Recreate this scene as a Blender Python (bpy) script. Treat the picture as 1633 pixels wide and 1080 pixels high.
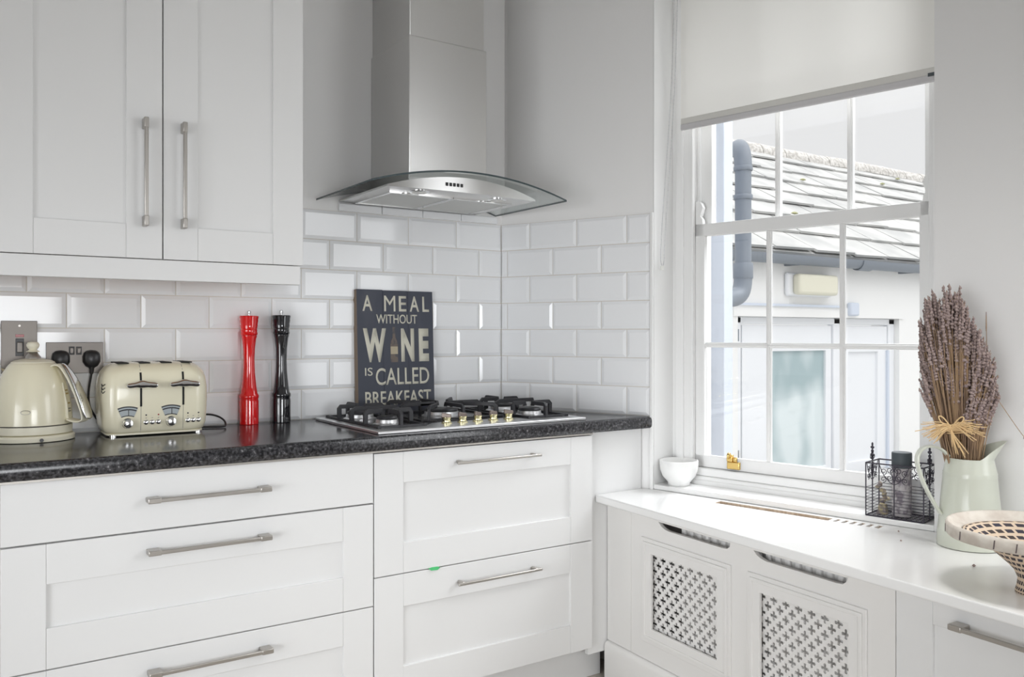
import bpy, bmesh, math, random
from mathutils import Vector, Matrix, Euler
random.seed(7)
PI = math.pi
for o in list(bpy.data.objects): bpy.data.objects.remove(o)
SC = bpy.context.scene
COL = SC.collection

# ------------------------------------------------------------------ camera, sky, lights, exposure
cam = bpy.data.cameras.new('camera'); camo = bpy.data.objects.new('camera', cam); COL.objects.link(camo)
camo.location = (0, 0, 1.19)
camo.rotation_euler = (PI/2, 0, -math.radians(34.039))
cam.sensor_width = 36; cam.lens = 29.79; cam.shift_y = -0.0045; cam.clip_start = 0.02
SC.camera = camo
SC.view_settings.view_transform = 'Standard'; SC.view_settings.look = 'None'
SC.view_settings.gamma = 1; SC.view_settings.use_curve_mapping = False
SC.view_settings.exposure = 0.0
SC.cycles.max_bounces = 10; SC.cycles.diffuse_bounces = 6; SC.cycles.transparent_max_bounces = 16
SC.cycles.use_denoising = True
SC.cycles.caustics_reflective = False; SC.cycles.caustics_refractive = False
SC.cycles.sample_clamp_indirect = 6

wd = bpy.data.worlds.new('overcast_sky'); SC.world = wd; wd.use_nodes = True
nt = wd.node_tree; nt.nodes.clear()
wo = nt.nodes.new('ShaderNodeOutputWorld'); bg = nt.nodes.new('ShaderNodeBackground')
tc = nt.nodes.new('ShaderNodeTexCoord'); sx = nt.nodes.new('ShaderNodeSeparateXYZ'); mr = nt.nodes.new('ShaderNodeMapRange')
nt.links.new(tc.outputs['Generated'], sx.inputs[0]); nt.links.new(sx.outputs['Z'], mr.inputs['Value'])
mr.inputs['From Min'].default_value = 0.28; mr.inputs['From Max'].default_value = 0.75
mr.inputs['To Min'].default_value = 0.86; mr.inputs['To Max'].default_value = 2.6
nt.links.new(mr.outputs[0], bg.inputs['Strength']); bg.inputs['Color'].default_value = (0.985, 0.992, 1.0, 1)
nt.links.new(bg.outputs[0], wo.inputs[0])

def area(name, loc, target, sx_, sy_, watts, col=(1, 1, 1), spread=180):
    l = bpy.data.lights.new(name, 'AREA'); l.shape = 'RECTANGLE'; l.size = sx_; l.size_y = sy_
    l.energy = watts; l.color = col; l.spread = math.radians(spread)
    o = bpy.data.objects.new(name, l); COL.objects.link(o); o.location = loc
    o.rotation_euler = (Vector(target)-Vector(loc)).to_track_quat('-Z', 'Y').to_euler()
    return o
# daylight through the second window of the right hand wall (behind the photographer's right shoulder)
area('daylight_side_window', (2.53, -0.09, 1.42), (1.55, 1.15, 0.70), 1.0, 1.3, 9.5, (0.95, 0.975, 1), 130)
# fill light added from the rear, at an invented opening behind the camera
area('rear_fill', (0.3, -2.44, 1.15), (0.85, 2.7, 0.92), 1.7, 0.8, 5.4, (0.95, 0.975, 1), 55)
# low fill light added at an invented opening in the left wall
area('left_fill', (-1.72, 0.5, 0.85), (1.85, 2.2, 0.66), 1.7, 1.2, 8.6, (0.95, 0.975, 1), 65)
# unseen fill added under the ceiling to brighten the bench top
area('ceiling_fill', (1.45, 0.55, 2.70), (1.55, 0.85, 0.6), 0.5, 0.5, 4.6, (1, 0.985, 0.96), 75)
# lamp added above the yard to strengthen skylight through the sash window
area('daylight_sash_window', (3.75, 1.45, 3.1), (2.0, 1.5, 0.8), 1.6, 1.6, 39, (0.95, 0.975, 1), 90)

# ------------------------------------------------------------------ frames of reference of the place
YA = 2.785                                  # back wall plane
XC = 1.830                                  # where the back wall meets the splayed wall
P1 = Vector((2.092, 2.200, 0))              # front edge of the splayed wall = start of window wall
WA = math.radians(12.0)
S = Vector((math.sin(WA), -math.cos(WA), 0)); N = Vector((math.cos(WA), math.sin(WA), 0))
def W(s, n, z): return P1 + S*s + N*n + Vector((0, 0, z))          # window wall: along, outwards, up
BD = (P1-Vector((XC, YA, 0))).normalized(); BN = Vector((-BD.y, BD.x, 0))   # splayed wall
if BN.x > 0: BN = -BN                                              # towards the room
def B(s, n, z): return Vector((XC, YA, 0)) + BD*s + BN*n + Vector((0, 0, z))
LA = math.radians(4.1); L0 = Vector((1.904, 2.235, 0))
LD = Vector((-math.sin(LA), -math.cos(LA), 0)); LN = Vector((math.cos(LA), -math.sin(LA), 0))
def F(a, b, z): return L0 + LD*a + LN*b + Vector((0, 0, z))        # bench front: along, into, up
def A(x, b, z, Y0=2.215): return Vector((x, Y0+b, z))
ID = lambda a, b, c: Vector((a, b, c))

# ------------------------------------------------------------------ materials
def mat(name, col=(.8, .8, .8), rough=.5, metal=0, noise=None, bump=None, coat=0, aniso=0, trans=0, sheen=0, spec=.5):
    m = bpy.data.materials.new(name); m.use_nodes = True
    nt = m.node_tree; b = nt.nodes['Principled BSDF']
    b.inputs['Base Color'].default_value = (*col, 1); b.inputs['Roughness'].default_value = rough
    b.inputs['Metallic'].default_value = metal; b.inputs['Coat Weight'].default_value = coat
    b.inputs['Specular IOR Level'].default_value = spec
    if trans: b.inputs['Transmission Weight'].default_value = trans
    tcn = nt.nodes.new('ShaderNodeTexCoord')
    if noise:                                # (scale, colour2, lo, hi, stretch)
        sc, c2, lo, hi, st = noise
        mp = nt.nodes.new('ShaderNodeMapping'); mp.inputs['Scale'].default_value = st
        n = nt.nodes.new('ShaderNodeTexNoise'); n.inputs['Scale'].default_value = sc; n.inputs['Detail'].default_value = 5
        r = nt.nodes.new('ShaderNodeMapRange'); r.inputs['From Min'].default_value = lo; r.inputs['From Max'].default_value = hi
        mx = nt.nodes.new('ShaderNodeMix'); mx.data_type = 'RGBA'
        nt.links.new(tcn.outputs['Object'], mp.inputs[0]); nt.links.new(mp.outputs[0], n.inputs['Vector'])
        nt.links.new(n.outputs['Fac'], r.inputs['Value']); nt.links.new(r.outputs[0], mx.inputs[0])
        mx.inputs[6].default_value = (*col, 1); mx.inputs[7].default_value = (*c2, 1)
        nt.links.new(mx.outputs[2], b.inputs['Base Color'])
    if bump:                                 # (scale, strength, stretch)
        sc, stg, st = bump
        mp = nt.nodes.new('ShaderNodeMapping'); mp.inputs['Scale'].default_value = st
        n = nt.nodes.new('ShaderNodeTexNoise'); n.inputs['Scale'].default_value = sc; n.inputs['Detail'].default_value = 3
        bp = nt.nodes.new('ShaderNodeBump'); bp.inputs['Strength'].default_value = stg; bp.inputs['Distance'].default_value = .002
        nt.links.new(tcn.outputs['Object'], mp.inputs[0]); nt.links.new(mp.outputs[0], n.inputs['Vector'])
        nt.links.new(n.outputs['Fac'], bp.inputs['Height']); nt.links.new(bp.outputs[0], b.inputs['Normal'])
    return m
def glass_mat(name, col=(1, 1, 1), refl=.06, edge=.0):
    m = bpy.data.materials.new(name); m.use_nodes = True
    nt = m.node_tree; nt.nodes.clear()
    out = nt.nodes.new('ShaderNodeOutputMaterial'); mx = nt.nodes.new('ShaderNodeMixShader')
    t = nt.nodes.new('ShaderNodeBsdfTransparent'); g = nt.nodes.new('ShaderNodeBsdfGlossy')
    fr = nt.nodes.new('ShaderNodeFresnel'); ge = nt.nodes.new('ShaderNodeNewGeometry'); io = nt.nodes.new('ShaderNodeMapRange')
    io.inputs['To Min'].default_value = 1.45; io.inputs['To Max'].default_value = 1/1.45      # same thin-pane reflection from both faces
    nt.links.new(ge.outputs['Backfacing'], io.inputs['Value']); nt.links.new(io.outputs[0], fr.inputs['IOR'])
    t.inputs['Color'].default_value = (*col, 1); g.inputs['Roughness'].default_value = .02
    nt.links.new(fr.outputs[0], mx.inputs[0]); nt.links.new(t.outputs[0], mx.inputs[1]); nt.links.new(g.outputs[0], mx.inputs[2])
    nt.links.new(mx.outputs[0], out.inputs[0]); return m
U = (1, 1, 1)
M = dict(
 wall=mat('wall_paint', (.78, .775, .77), .85, bump=(30, .15, U)),
 wallb=mat('plaster_paint', (.85, .845, .84), .85, bump=(14, .3, U)),
 ceil=mat('ceiling_paint', (.82, .82, .81), .9),
 floor=mat('floor_boards', (.50, .46, .41), .5, noise=(6, (.42, .38, .33), .35, .7, (1, 8, 1))),
 paint=mat('white_cabinet_paint', (.77, .77, .768), .42, bump=(90, .03, U)),
 trim=mat('white_gloss_trim', (.83, .83, .825), .35, bump=(25, .08, U)),
 bench=mat('white_bench_paint', (.85, .85, .845), .16, bump=(8, .05, U)),
 cover=mat('radiator_cover_paint', (.79, .78, .765), .45),
 tile=mat('white_glazed_tile', (.88, .89, .905), .07, bump=(5, .12, U)),
 grout=mat('cream_grout', (.68, .65, .60), .9),
 steel=mat('brushed_steel', (.66, .655, .645), .30, 1, bump=(60, .03, (1, 1, 40))),
 steelh=mat('hob_steel', (.72, .72, .73), .34, 1),
 chrome=mat('chrome', (.84, .84, .84), .13, 1),
 nickel=mat('satin_nickel', (.50, .475, .445), .36, 1),
 plate=mat('brushed_nickel_plate', (.20, .183, .168), .42, 1, bump=(200, .05, (1, 1, 30))),
 iron=mat('black_cast_iron', (.028, .028, .032), .48, bump=(120, .15, U)),
 black=mat('black_plastic', (.018, .018, .02), .35),
 dark=mat('dark_void', (.01, .01, .01), .8),
 cream=mat('cream_enamel', (.88, .83, .64), .22, coat=.3),
 creamp=mat('cream_plastic', (.84, .80, .65), .35),
 red=mat('red_lacquer', (.72, .006, .008), .10, coat=.6),
 blackl=mat('black_lacquer', (.010, .010, .013), .10, coat=.6),
 fabric=mat('blind_fabric', (.84, .83, .79), .9, bump=(400, .1, U)),
 hem=mat('blind_hem_fabric', (.70, .69, .655), .9),
 chain=mat('chain_beads', (.55, .55, .56), .5),
 bar=mat('blind_bar', (.60, .59, .60), .6),
 marble=mat('white_marble', (.86, .86, .85), .3, noise=(14, (.74, .74, .74), .5, .75, U)),
 brass=mat('polished_brass', (.78, .55, .20), .25, 1),
 wire=mat('dark_wire', (.035, .03, .045), .5),
 slate_can=mat('slate_grey_wax', (.07, .085, .095), .55),
 floral=mat('marbled_lilac_print', (.52, .49, .50), .5, noise=(60, (.20, .17, .20), .45, .6, U)),
 jug=mat('mint_cream_enamel', (.58, .60, .52), .30, coat=.2),
 stalk=mat('dry_stalk', (.40, .27, .16), .8, noise=(40, (.24, .16, .11), .4, .65, (1, 1, .3))),
 head=mat('dry_lavender', (.25, .19, .185), .9, noise=(200, (.40, .31, .28), .4, .65, U)),
 raffia=mat('raffia', (.72, .52, .28), .8),
 chip=mat('raw_chipboard', (.50, .26, .11), .8, noise=(90, (.62, .38, .2), .4, .6, U)),
 render=mat('white_render', (.82, .82, .81), .9, bump=(12, .2, U)),
 strip=mat('pale_blue_paint', (.60, .65, .74), .7),
 pipe=mat('grey_blue_plastic_pipe', (.20, .225, .26), .5),
 slate=mat('weathered_slate', (.41, .415, .41), .75, noise=(3, (.56, .56, .545), .35, .65, U)),
 ridge=mat('mossy_ridge_tile', (.46, .44, .41), .9, noise=(25, (.70, .68, .65), .4, .6, U)),
 moss=mat('moss', (.36, .36, .20), .95),
 upvc=mat('white_plastic_door', (.80, .815, .84), .4),
 lampc=mat('cream_lamp_cover', (.70, .68, .56), .4),
 ground=mat('concrete_yard', (.55, .55, .54), .9, noise=(4, (.48, .48, .47), .4, .6, U)),
 glass=glass_mat('window_glass'),
 hoodglass=glass_mat('hood_glass', (.94, .965, .96)),
 glassedge=mat('dark_glass_edge', (.05, .07, .075), .15),
 filt=mat('aluminium_filter_mesh', (.60, .60, .58), .45, .8, bump=(350, .4, U)),
 lens=mat('frosted_lamp_glass', (.75, .75, .72), .3),
 sign=mat('charcoal_blue_painted_board', (.052, .058, .080), .6, noise=(9, (.09, .095, .12), .55, .8, (1, 1, .35)), bump=(40, .2, (1, 1, .2))),
 signedge=mat('worn_brown_board_edge', (.20, .15, .11), .8),
 letter=mat('cream_sign_paint', (.66, .64, .54), .7, noise=(55, (.40, .38, .33), .62, .78, (1, 1, .4))),
 bottle=mat('faded_bottle_print', (.16, .13, .11), .7, noise=(60, (.09, .085, .09), .45, .6, U)),
 blabel=mat('faded_bottle_label', (.45, .39, .28), .7),
 redlamp=mat('red_neon_lens', (.30, .01, .015), .25),
 mark=mat('faint_grey_marking', (.30, .29, .26), .6),
 gauge=mat('dial_gauge_face', (.42, .46, .48), .25),
 knobc=mat('yellowed_chrome', (.78, .72, .45), .14, 1),
 knobd=mat('brown_knob_top', (.22, .18, .16), .3, .6),
 rad=mat('radiator_enamel', (.84, .83, .82), .5),
 wood=mat('slot_timber', (.70, .60, .50), .7, noise=(20, (.55, .45, .36), .4, .6, (1, 6, 1))),
 green=mat('green_tag', (.05, .45, .14), .5),
 window=mat('kettle_gauge_window', (.50, .38, .16), .15),
 mill_nut=mat('steel_nut', (.45, .45, .45), .25, 1),
 frost=None,
)
def blind_mat():
    m = bpy.data.materials.new('translucent_blind_fabric'); m.use_nodes = True
    nt = m.node_tree; b = nt.nodes['Principled BSDF']; b.inputs['Base Color'].default_value = (.86, .85, .82, 1); b.inputs['Roughness'].default_value = .95
    t = nt.nodes.new('ShaderNodeBsdfTranslucent'); t.inputs['Color'].default_value = (.93, .92, .88, 1)
    mx = nt.nodes.new('ShaderNodeMixShader'); mx.inputs[0].default_value = .15
    nt.links.new(b.outputs[0], mx.inputs[1]); nt.links.new(t.outputs[0], mx.inputs[2]); nt.links.new(mx.outputs[0], nt.nodes['Material Output'].inputs[0]); return m
M['fabric'] = blind_mat()
# worktop: black laminate with grey and pale flecks
def worktop_mat():
    m = bpy.data.materials.new('black_speckled_laminate'); m.use_nodes = True
    nt = m.node_tree; b = nt.nodes['Principled BSDF']; b.inputs['Roughness'].default_value = .16
    t = nt.nodes.new('ShaderNodeTexCoord')
    v = nt.nodes.new('ShaderNodeTexNoise'); v.inputs['Scale'].default_value = 140; v.inputs['Detail'].default_value = 4
    r = nt.nodes.new('ShaderNodeValToRGB'); e = r.color_ramp.elements
    e[0].position = .40; e[0].color = (.012, .012, .014, 1); e[1].position = .66; e[1].color = (.075, .074, .080, 1)
    x = e.new(.74); x.color = (.27, .265, .27, 1)
    nt.links.new(t.outputs['Object'], v.inputs['Vector']); nt.links.new(v.outputs['Fac'], r.inputs[0]); nt.links.new(r.outputs[0], b.inputs['Base Color'])
    return m
M['worktop'] = worktop_mat()
def frosted():
    m = bpy.data.materials.new('obscured_door_glass'); m.use_nodes = True
    nt = m.node_tree; b = nt.nodes['Principled BSDF']; b.inputs['Roughness'].default_value = .35
    t = nt.nodes.new('ShaderNodeTexCoord'); mp = nt.nodes.new('ShaderNodeMapping'); mp.inputs['Scale'].default_value = (1.3, 1, .8)
    n = nt.nodes.new('ShaderNodeTexNoise'); n.inputs['Scale'].default_value = 2.2; n.inputs['Detail'].default_value = 1.5
    r = nt.nodes.new('ShaderNodeValToRGB'); e = r.color_ramp.elements
    e[0].position = .38; e[0].color = (.36, .46, .48, 1); e[1].position = .58; e[1].color = (.66, .73, .74, 1)
    nt.links.new(t.outputs['Object'], mp.inputs[0]); nt.links.new(mp.outputs[0], n.inputs['Vector']); nt.links.new(n.outputs['Fac'], r.inputs[0]); nt.links.new(r.outputs[0], b.inputs['Base Color'])
    return m
M['frost'] = frosted()
def brushed(m, rot):                          # horizontal brushing: highlights drawn out into upright streaks
    nt = m.node_tree; b = nt.nodes['Principled BSDF']; t = nt.nodes.new('ShaderNodeTangent'); t.direction_type = 'RADIAL'; t.axis = 'Z'
    b.inputs['Anisotropic'].default_value = .75; b.inputs['Anisotropic Rotation'].default_value = rot
    nt.links.new(t.outputs[0], b.inputs['Tangent'])
brushed(M['steel'], 0.25)
# woven pattern of the grass bowl: dark dashes on straw, in rings and spiral ticks
def weave_mat():
    m = bpy.data.materials.new('black_and_straw_weave'); m.use_nodes = True
    nt = m.node_tree; b = nt.nodes['Principled BSDF']; b.inputs['Roughness'].default_value = .8
    uv = nt.nodes.new('ShaderNodeUVMap'); br = nt.nodes.new('ShaderNodeTexBrick')
    br.inputs['Scale'].default_value = 1; br.offset = .5
    br.inputs['Color1'].default_value = (.035, .034, .055, 1); br.inputs['Color2'].default_value = (.06, .045, .04, 1)
    br.inputs['Mortar'].default_value = (.66, .53, .40, 1); br.inputs['Mortar Size'].default_value = .15
    br.inputs['Mortar Smooth'].default_value = .1
    br.inputs['Brick Width'].default_value = 1.0; br.inputs['Row Height'].default_value = .62
    nt.links.new(uv.outputs[0], br.inputs['Vector']); nt.links.new(br.outputs['Color'], b.inputs['Base Color'])
    return m
def straw_mat():
    return mat('pale_straw_coil', (.68, .635, .57), .8, noise=(30, (.56, .50, .44), .4, .65, U), bump=(60, .5, U))
M['straw'] = straw_mat()

# ------------------------------------------------------------------ mesh builders
class MB:
    def __init__(s): s.v = []; s.f = []; s.mi = []; s.uv = {}; s.m = 0
    def add(s, vs, fs):
        k = len(s.v); s.v += [Vector(v) for v in vs]
        for f in fs: s.f.append(tuple(i+k for i in f)); s.mi.append(s.m)
        return s
    def box(s, a0, a1, b0, b1, c0, c1, f=ID):
        vs = [f(a, b, c) for a in (a0, a1) for b in (b0, b1) for c in (c0, c1)]
        return s.add(vs, [(0, 1, 3, 2), (4, 6, 7, 5), (0, 4, 5, 1), (2, 3, 7, 6), (0, 2, 6, 4), (1, 5, 7, 3)])
    def lathe(s, prof, c=(0, 0, 0), seg=32, cap0=True, cap1=True, rot=None, a0=0, sy=1):
        c = Vector(c); n = len(prof); vs = []
        for r, z in prof:
            for k in range(seg):
                a = 2*PI*k/seg+a0; p = Vector((r*math.cos(a), r*sy*math.sin(a), z))
                vs.append(c+(rot @ p if rot else p))
        fs = [(i*seg+k, i*seg+(k+1) % seg, (i+1)*seg+(k+1) % seg, (i+1)*seg+k) for i in range(n-1) for k in range(seg)]
        if cap0: fs.append(tuple(reversed(range(seg))))
        if cap1: fs.append(tuple((n-1)*seg+k for k in range(seg)))
        return s.add(vs, fs)
    def tube(s, pts, r, seg=8, closed=False, caps=True, sec=None):
        pts = [Vector(p) for p in pts]; n = len(pts); vs = []; prev = None
        rs = r if isinstance(r, (list, tuple)) else [r]*n
        for i in range(n):
            t = (pts[(i+1) % n]-pts[i-1]) if closed or 0 < i < n-1 else (pts[1]-pts[0] if i == 0 else pts[-1]-pts[-2])
            t.normalize()
            if prev is None:
                u = t.orthogonal().normalized() if sec is None else (sec[0]-t*sec[0].dot(t)).normalized()
            else: u = (prev-t*prev.dot(t)).normalized()
            prev = u; w = t.cross(u)
            if sec is None: vs += [pts[i]+(u*math.cos(2*PI*k/seg)+w*math.sin(2*PI*k/seg))*rs[i] for k in range(seg)]
            else: vs += [pts[i]+u*a+w*b for a, b in sec[1]]
        if sec is not None: seg = len(sec[1])
        m = n if closed else n-1
        fs = [(i*seg+k, i*seg+(k+1) % seg, ((i+1) % n)*seg+(k+1) % seg, ((i+1) % n)*seg+k) for i in range(m) for k in range(seg)]
        if caps and not closed: fs += [tuple(reversed(range(seg))), tuple((n-1)*seg+k for k in range(seg))]
        return s.add(vs, fs)
    def plate(s, outer, holes, d0, d1, f):
        """flat plate in (a,c) with holes, thickness from b=d0 to b=d1"""
        bm = bmesh.new(); loops = [outer]+list(holes); idx = {}
        for lp in loops:
            vv = [bm.verts.new((x, y, 0)) for x, y in lp]
            for i in range(len(vv)): bm.edges.new((vv[i], vv[(i+1) % len(vv)]))
        bmesh.ops.triangle_fill(bm, use_beauty=True, use_dissolve=False, edges=bm.edges[:], normal=(0, 0, 1))
        bm.verts.index_update()
        P = [(v.co.x, v.co.y) for v in bm.verts]; T = [tuple(v.index for v in fc.verts) for fc in bm.faces]; bm.free()
        n = len(P)
        vs = [f(a, d0, c) for a, c in P]+[f(a, d1, c) for a, c in P]
        fs = T+[tuple(i+n for i in reversed(t)) for t in T]; k = 0
        for lp in loops:
            m = len(lp); fs += [(k+i, k+(i+1) % m, k+(i+1) % m+n, k+i+n) for i in range(m)]; k += m
        return s.add(vs, fs)
    def loft(s, rings, cap=True):
        n = len(rings[0]); vs = [p for r in rings for p in r]
        fs = [(i*n+k, i*n+(k+1) % n, (i+1)*n+(k+1) % n, (i+1)*n+k) for i in range(len(rings)-1) for k in range(n)]
        if cap: fs += [tuple(reversed(range(n))), tuple((len(rings)-1)*n+k for k in range(n))]
        return s.add(vs, fs)
    def build(s, name, mats, parent=None, bevel=0, ang=35, local=False, seg=2, solid=0, subsurf=0):
        me = bpy.data.meshes.new(name)
        off = Vector((0, 0, 0)) if local else origin(parent)
        me.from_pydata([v-off for v in s.v], [], s.f)
        if not isinstance(mats, (list, tuple)): mats = [mats]
        for m in mats: me.materials.append(m)
        for p, i in zip(me.polygons, s.mi): p.material_index = i
        bm = bmesh.new(); bm.from_mesh(me)
        bmesh.ops.recalc_face_normals(bm, faces=bm.faces)
        ca = math.radians(ang)
        for f in bm.faces: f.smooth = True
        for e in bm.edges:
            if len(e.link_faces) == 2 and e.calc_face_angle(0) > ca: e.smooth = False
        bm.to_mesh(me); bm.free()
        o = bpy.data.objects.new(name, me); COL.objects.link(o)
        if parent is not None: o.parent = parent
        if bevel:
            md = o.modifiers.new('bevel', 'BEVEL'); md.width = bevel; md.segments = seg; md.limit_method = 'ANGLE'; md.angle_limit = math.radians(40)
            md.harden_normals = False
        if subsurf:
            md = o.modifiers.new('sub', 'SUBSURF'); md.levels = md.render_levels = subsurf
        return o
def origin(o):
    v = Vector((0, 0, 0))
    while o is not None: v = v+o.location; o = o.parent
    return v
def tag(o, label, cat=None, group=None, kind=None):
    o['label'] = label
    if cat: o['category'] = cat
    if group: o['group'] = group
    if kind: o['kind'] = kind
    return o
def thing(name, label, cat, loc, group=None, rz=0):
    o = bpy.data.objects.new(name, None); COL.objects.link(o); o.empty_display_size = .05
    o.location = loc; o.rotation_euler = (0, 0, rz)
    return tag(o, label, cat, group)
def struct(o, label, cat): return tag(o, label, cat, kind='structure')
def dup(o, parent=None):
    c = o.copy(); COL.objects.link(c)
    if parent is not None: c.parent = parent
    for ch in [x for x in bpy.data.objects if x.parent == o]: dup(ch, c)
    return c
def rrect(w, d, r, n=6):
    """rounded rectangle outline, centred"""
    r = min(r, w/2-1e-4, d/2-1e-4); out = []
    for cx, cy, a in ((w/2-r, d/2-r, 0), (-w/2+r, d/2-r, 90), (-w/2+r, -d/2+r, 180), (w/2-r, -d/2+r, 270)):
        for k in range(n+1):
            t = math.radians(a+90*k/n); out.append((cx+r*math.cos(t), cy+r*math.sin(t)))
    return out
def bez(p0, p1, p2, p3, n=12):
    p0, p1, p2, p3 = map(Vector, (p0, p1, p2, p3))
    return [p0*(1-t)**3+p1*3*t*(1-t)**2+p2*3*t*t*(1-t)+p3*t**3 for t in [i/n for i in range(n+1)]]

# ------------------------------------------------------------------ the setting
HC = 2.75
def A0(x, b, z): return Vector((x, YA+b, z))
w = MB().box(-1.7, XC+.5, 0, .2, 0, HC, A0).build('wall_back', M['wallb'])
struct(w, 'grey white plaster wall behind the hob and hood', 'wall')
w = MB().box(0, .641, -.20, 0, 0, HC, B).build('wall_corner', M['wallb'])
struct(w, 'short splayed plaster wall between the hob corner and the window', 'wall')
OP = (0.0, .929, .640, 2.62)                    # opening of the sash window: s0, s1, z0, z1
mb = MB().plate([(.0, 0), (OP[0], OP[2]), (OP[1], OP[2]), (OP[1], OP[3]), (OP[0], OP[3]), (OP[0], HC), (4.75, HC), (4.75, 0)],
                [[(1.75, .8), (2.75, .8), (2.75, 2.3), (1.75, 2.3)]], 0, .32, W)
# far reveal of the sash window is built with the wall
mb.box(-.18, 0, .001, .32, 0, HC, W)
w = mb.build('wall_right', M['wall']); struct(w, 'pale grey wall to the right of the window', 'wall')
w = MB().plate([(-2.6, 0), (YA+.2, 0), (YA+.2, HC), (-2.6, HC)], [[(-.5, .05), (1.5, .05), (1.5, 2.3), (-.5, 2.3)]], -1.8, -1.6, lambda a, b, c: Vector((b, a, c))).build('wall_left', M['wall']); struct(w, 'white wall at the far left of the kitchen', 'wall')  # opening added to let the left fill lamp in
w = MB().plate([(-1.8, 0), (3.4, 0), (3.4, HC), (-1.8, HC)], [[(-.9, .75), (.9, .75), (.9, 2.4), (-.9, 2.4)]], -2.6, -2.4, ID).build('wall_front', M['wall'])  # opening invented for the rear fill lamp
struct(w, 'white wall behind the camera with an opening added for fill light', 'wall')
w = MB().box(-1.8, 3.45, -2.6, 3.0, -.15, 0).build('floor', M['floor']); struct(w, 'brown timber kitchen floor', 'floor')
w = MB().box(-1.8, 2.75, -2.6, 3.0, HC, HC+.15).build('ceiling', M['ceil']); struct(w, 'white ceiling of the kitchen', 'ceiling')
w = MB().box(2.75, 3.6, -2.6, .4, HC, HC+.15).build('ceiling', M['ceil']); struct(w, 'white ceiling strip near the side window', 'ceiling')
for nm, f, ss, lab in (('fill_opening_left', lambda a, b, c: Vector((-1.61-b, a, c)), (-.5, 1.5, .05, 2.3), 'white framed opening added in the left wall for fill light'), ('window_2', W, (1.75, 2.75, .8, 2.3), 'white framed side window nearer than the jug'),
                       ('fill_opening_rear', lambda a, b, c: Vector((a, -2.45-b, c)), (-.9, .9, .75, 2.4), 'white framed opening added behind the camera for fill light')):  # left and rear frames are unseen additions around the fill lamps
    a0, a1, z0, z1 = ss; o = bpy.data.objects.new(nm, None); COL.objects.link(o); o.location = f(a0, .06, z0); struct(o, lab, 'window')
    m = MB(); b0, b1 = (.17, .22) if nm == 'window_2' else (.06, .11)
    for q in ((a0, a0+.06, z0, z1), (a1-.06, a1, z0, z1), (a0, a1, z0, z0+.06), (a0, a1, z1-.06, z1), (a0, a1, (z0+z1)/2-.02, (z0+z1)/2+.02), ((a0+a1)/2-.015, (a0+a1)/2+.015, z0, z1)):
        m.box(q[0], q[1], b0, b1, q[2], q[3], f)
    m.build('window_frame', M['trim'], o)

# tiles: bevelled metro tiles, half-bond, cream grout bed behind
PT, WT = .1025, .2025; ZR0 = 1.0019
def tiles(name, f, x0, x1, off, zb, rows, label, last=0):
    bed = MB().box(x0, x1, -.004, 0, zb, ZR0+PT*rows+last, f)
    o = bed.build(name, M['grout']); struct(o, label, 'wall tiles')
    mb = MB(); g = .0016
    def one(a0, a1, z0, z1):
        a0 = max(a0, x0)+g; a1 = min(a1, x1)-g
        if a1-a0 < .006: return
        z0 += g; z1 -= g; i = min(.011, (a1-a0)*.3, (z1-z0)*.3)
        h0, h1 = -.0055, -.0105
        t = [random.uniform(-.0007, .0007) for _ in range(4)]
        P = [(a0, z0), (a1, z0), (a1, z1), (a0, z1)]; Q = [(a0+i, z0+i), (a1-i, z0+i), (a1-i, z1-i), (a0+i, z1-i)]
        tx, tz = t[0], t[1]
        hq = [h1-tx-tz, h1+tx-tz, h1+tx+tz, h1-tx+tz]
        vs = [f(a, -.003, z) for a, z in P]+[f(a, h0, z) for a, z in P]+[f(a, h, z) for (a, z), h in zip(Q, hq)]
        fs = [(8, 9, 10, 11)]+[(k, (k+1) % 4, 4+(k+1) % 4, 4+k) for k in range(4)]+[(4+k, 4+(k+1) % 4, 8+(k+1) % 4, 8+k) for k in range(4)]
        mb.add(vs, fs)
    for k in range(-1, rows):
        z0 = ZR0+k*PT; z1 = z0+PT
        if k == -1: z0 = zb
        sh = off+(0 if k % 2 == 0 else .5*WT)
        n0 = math.floor((x0-sh)/WT)
        for j in range(n0, n0+40):
            a = sh+j*WT
            if a > x1: break
            one(a, a+WT, z0, z1)
    if last:
        for j in range(3): one(1.16+j*.2025-.01, 1.16+(j+1)*.2025-.01, ZR0+PT*rows, ZR0+PT*rows+last)
    t = mb.build('tiles', M['tile'], o, ang=10)
    return o
tiles('trim_1', lambda a, b, c: A0(a, b, c), -.9, XC-.002, .307, .900, 6, 'white bevelled brick tiles behind the toaster, mills and hob')
tiles('trim_2', lambda a, b, c: B(a, -b, c), .004, .628, .0325, .900, 6, 'white bevelled brick tiles on the short wall right of the hob')
# strip of cut tiles under the hood and plaster lip above the tiles
m = MB()
for j in range(4): m.box(1.15+j*.165, 1.15+(j+1)*.165-.003, -.010, 0, ZR0+6*PT+.002, ZR0+6*PT+.028, A0)
struct(m.build('trim_3', M['tile'], bevel=.002), 'row of thin cut white tiles just under the cooker hood', 'wall tiles')
m = MB().box(.628, .641, -.012, 0, .64, ZR0+6*PT+.004, lambda a, b, c: B(a, -b, c))
struct(m.build('trim_4', M['trim'], bevel=.003), 'white edging strip at the window end of the tiles', 'trim')
# pipe boxing to the right of the chimney
m = MB().box(1.60, XC-.002, -.03, 0, 1.70, HC, A0)
struct(m.build('trim_5', M['wall'], bevel=.004), 'narrow pale boxing between the chimney and the corner', 'trim')

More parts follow.
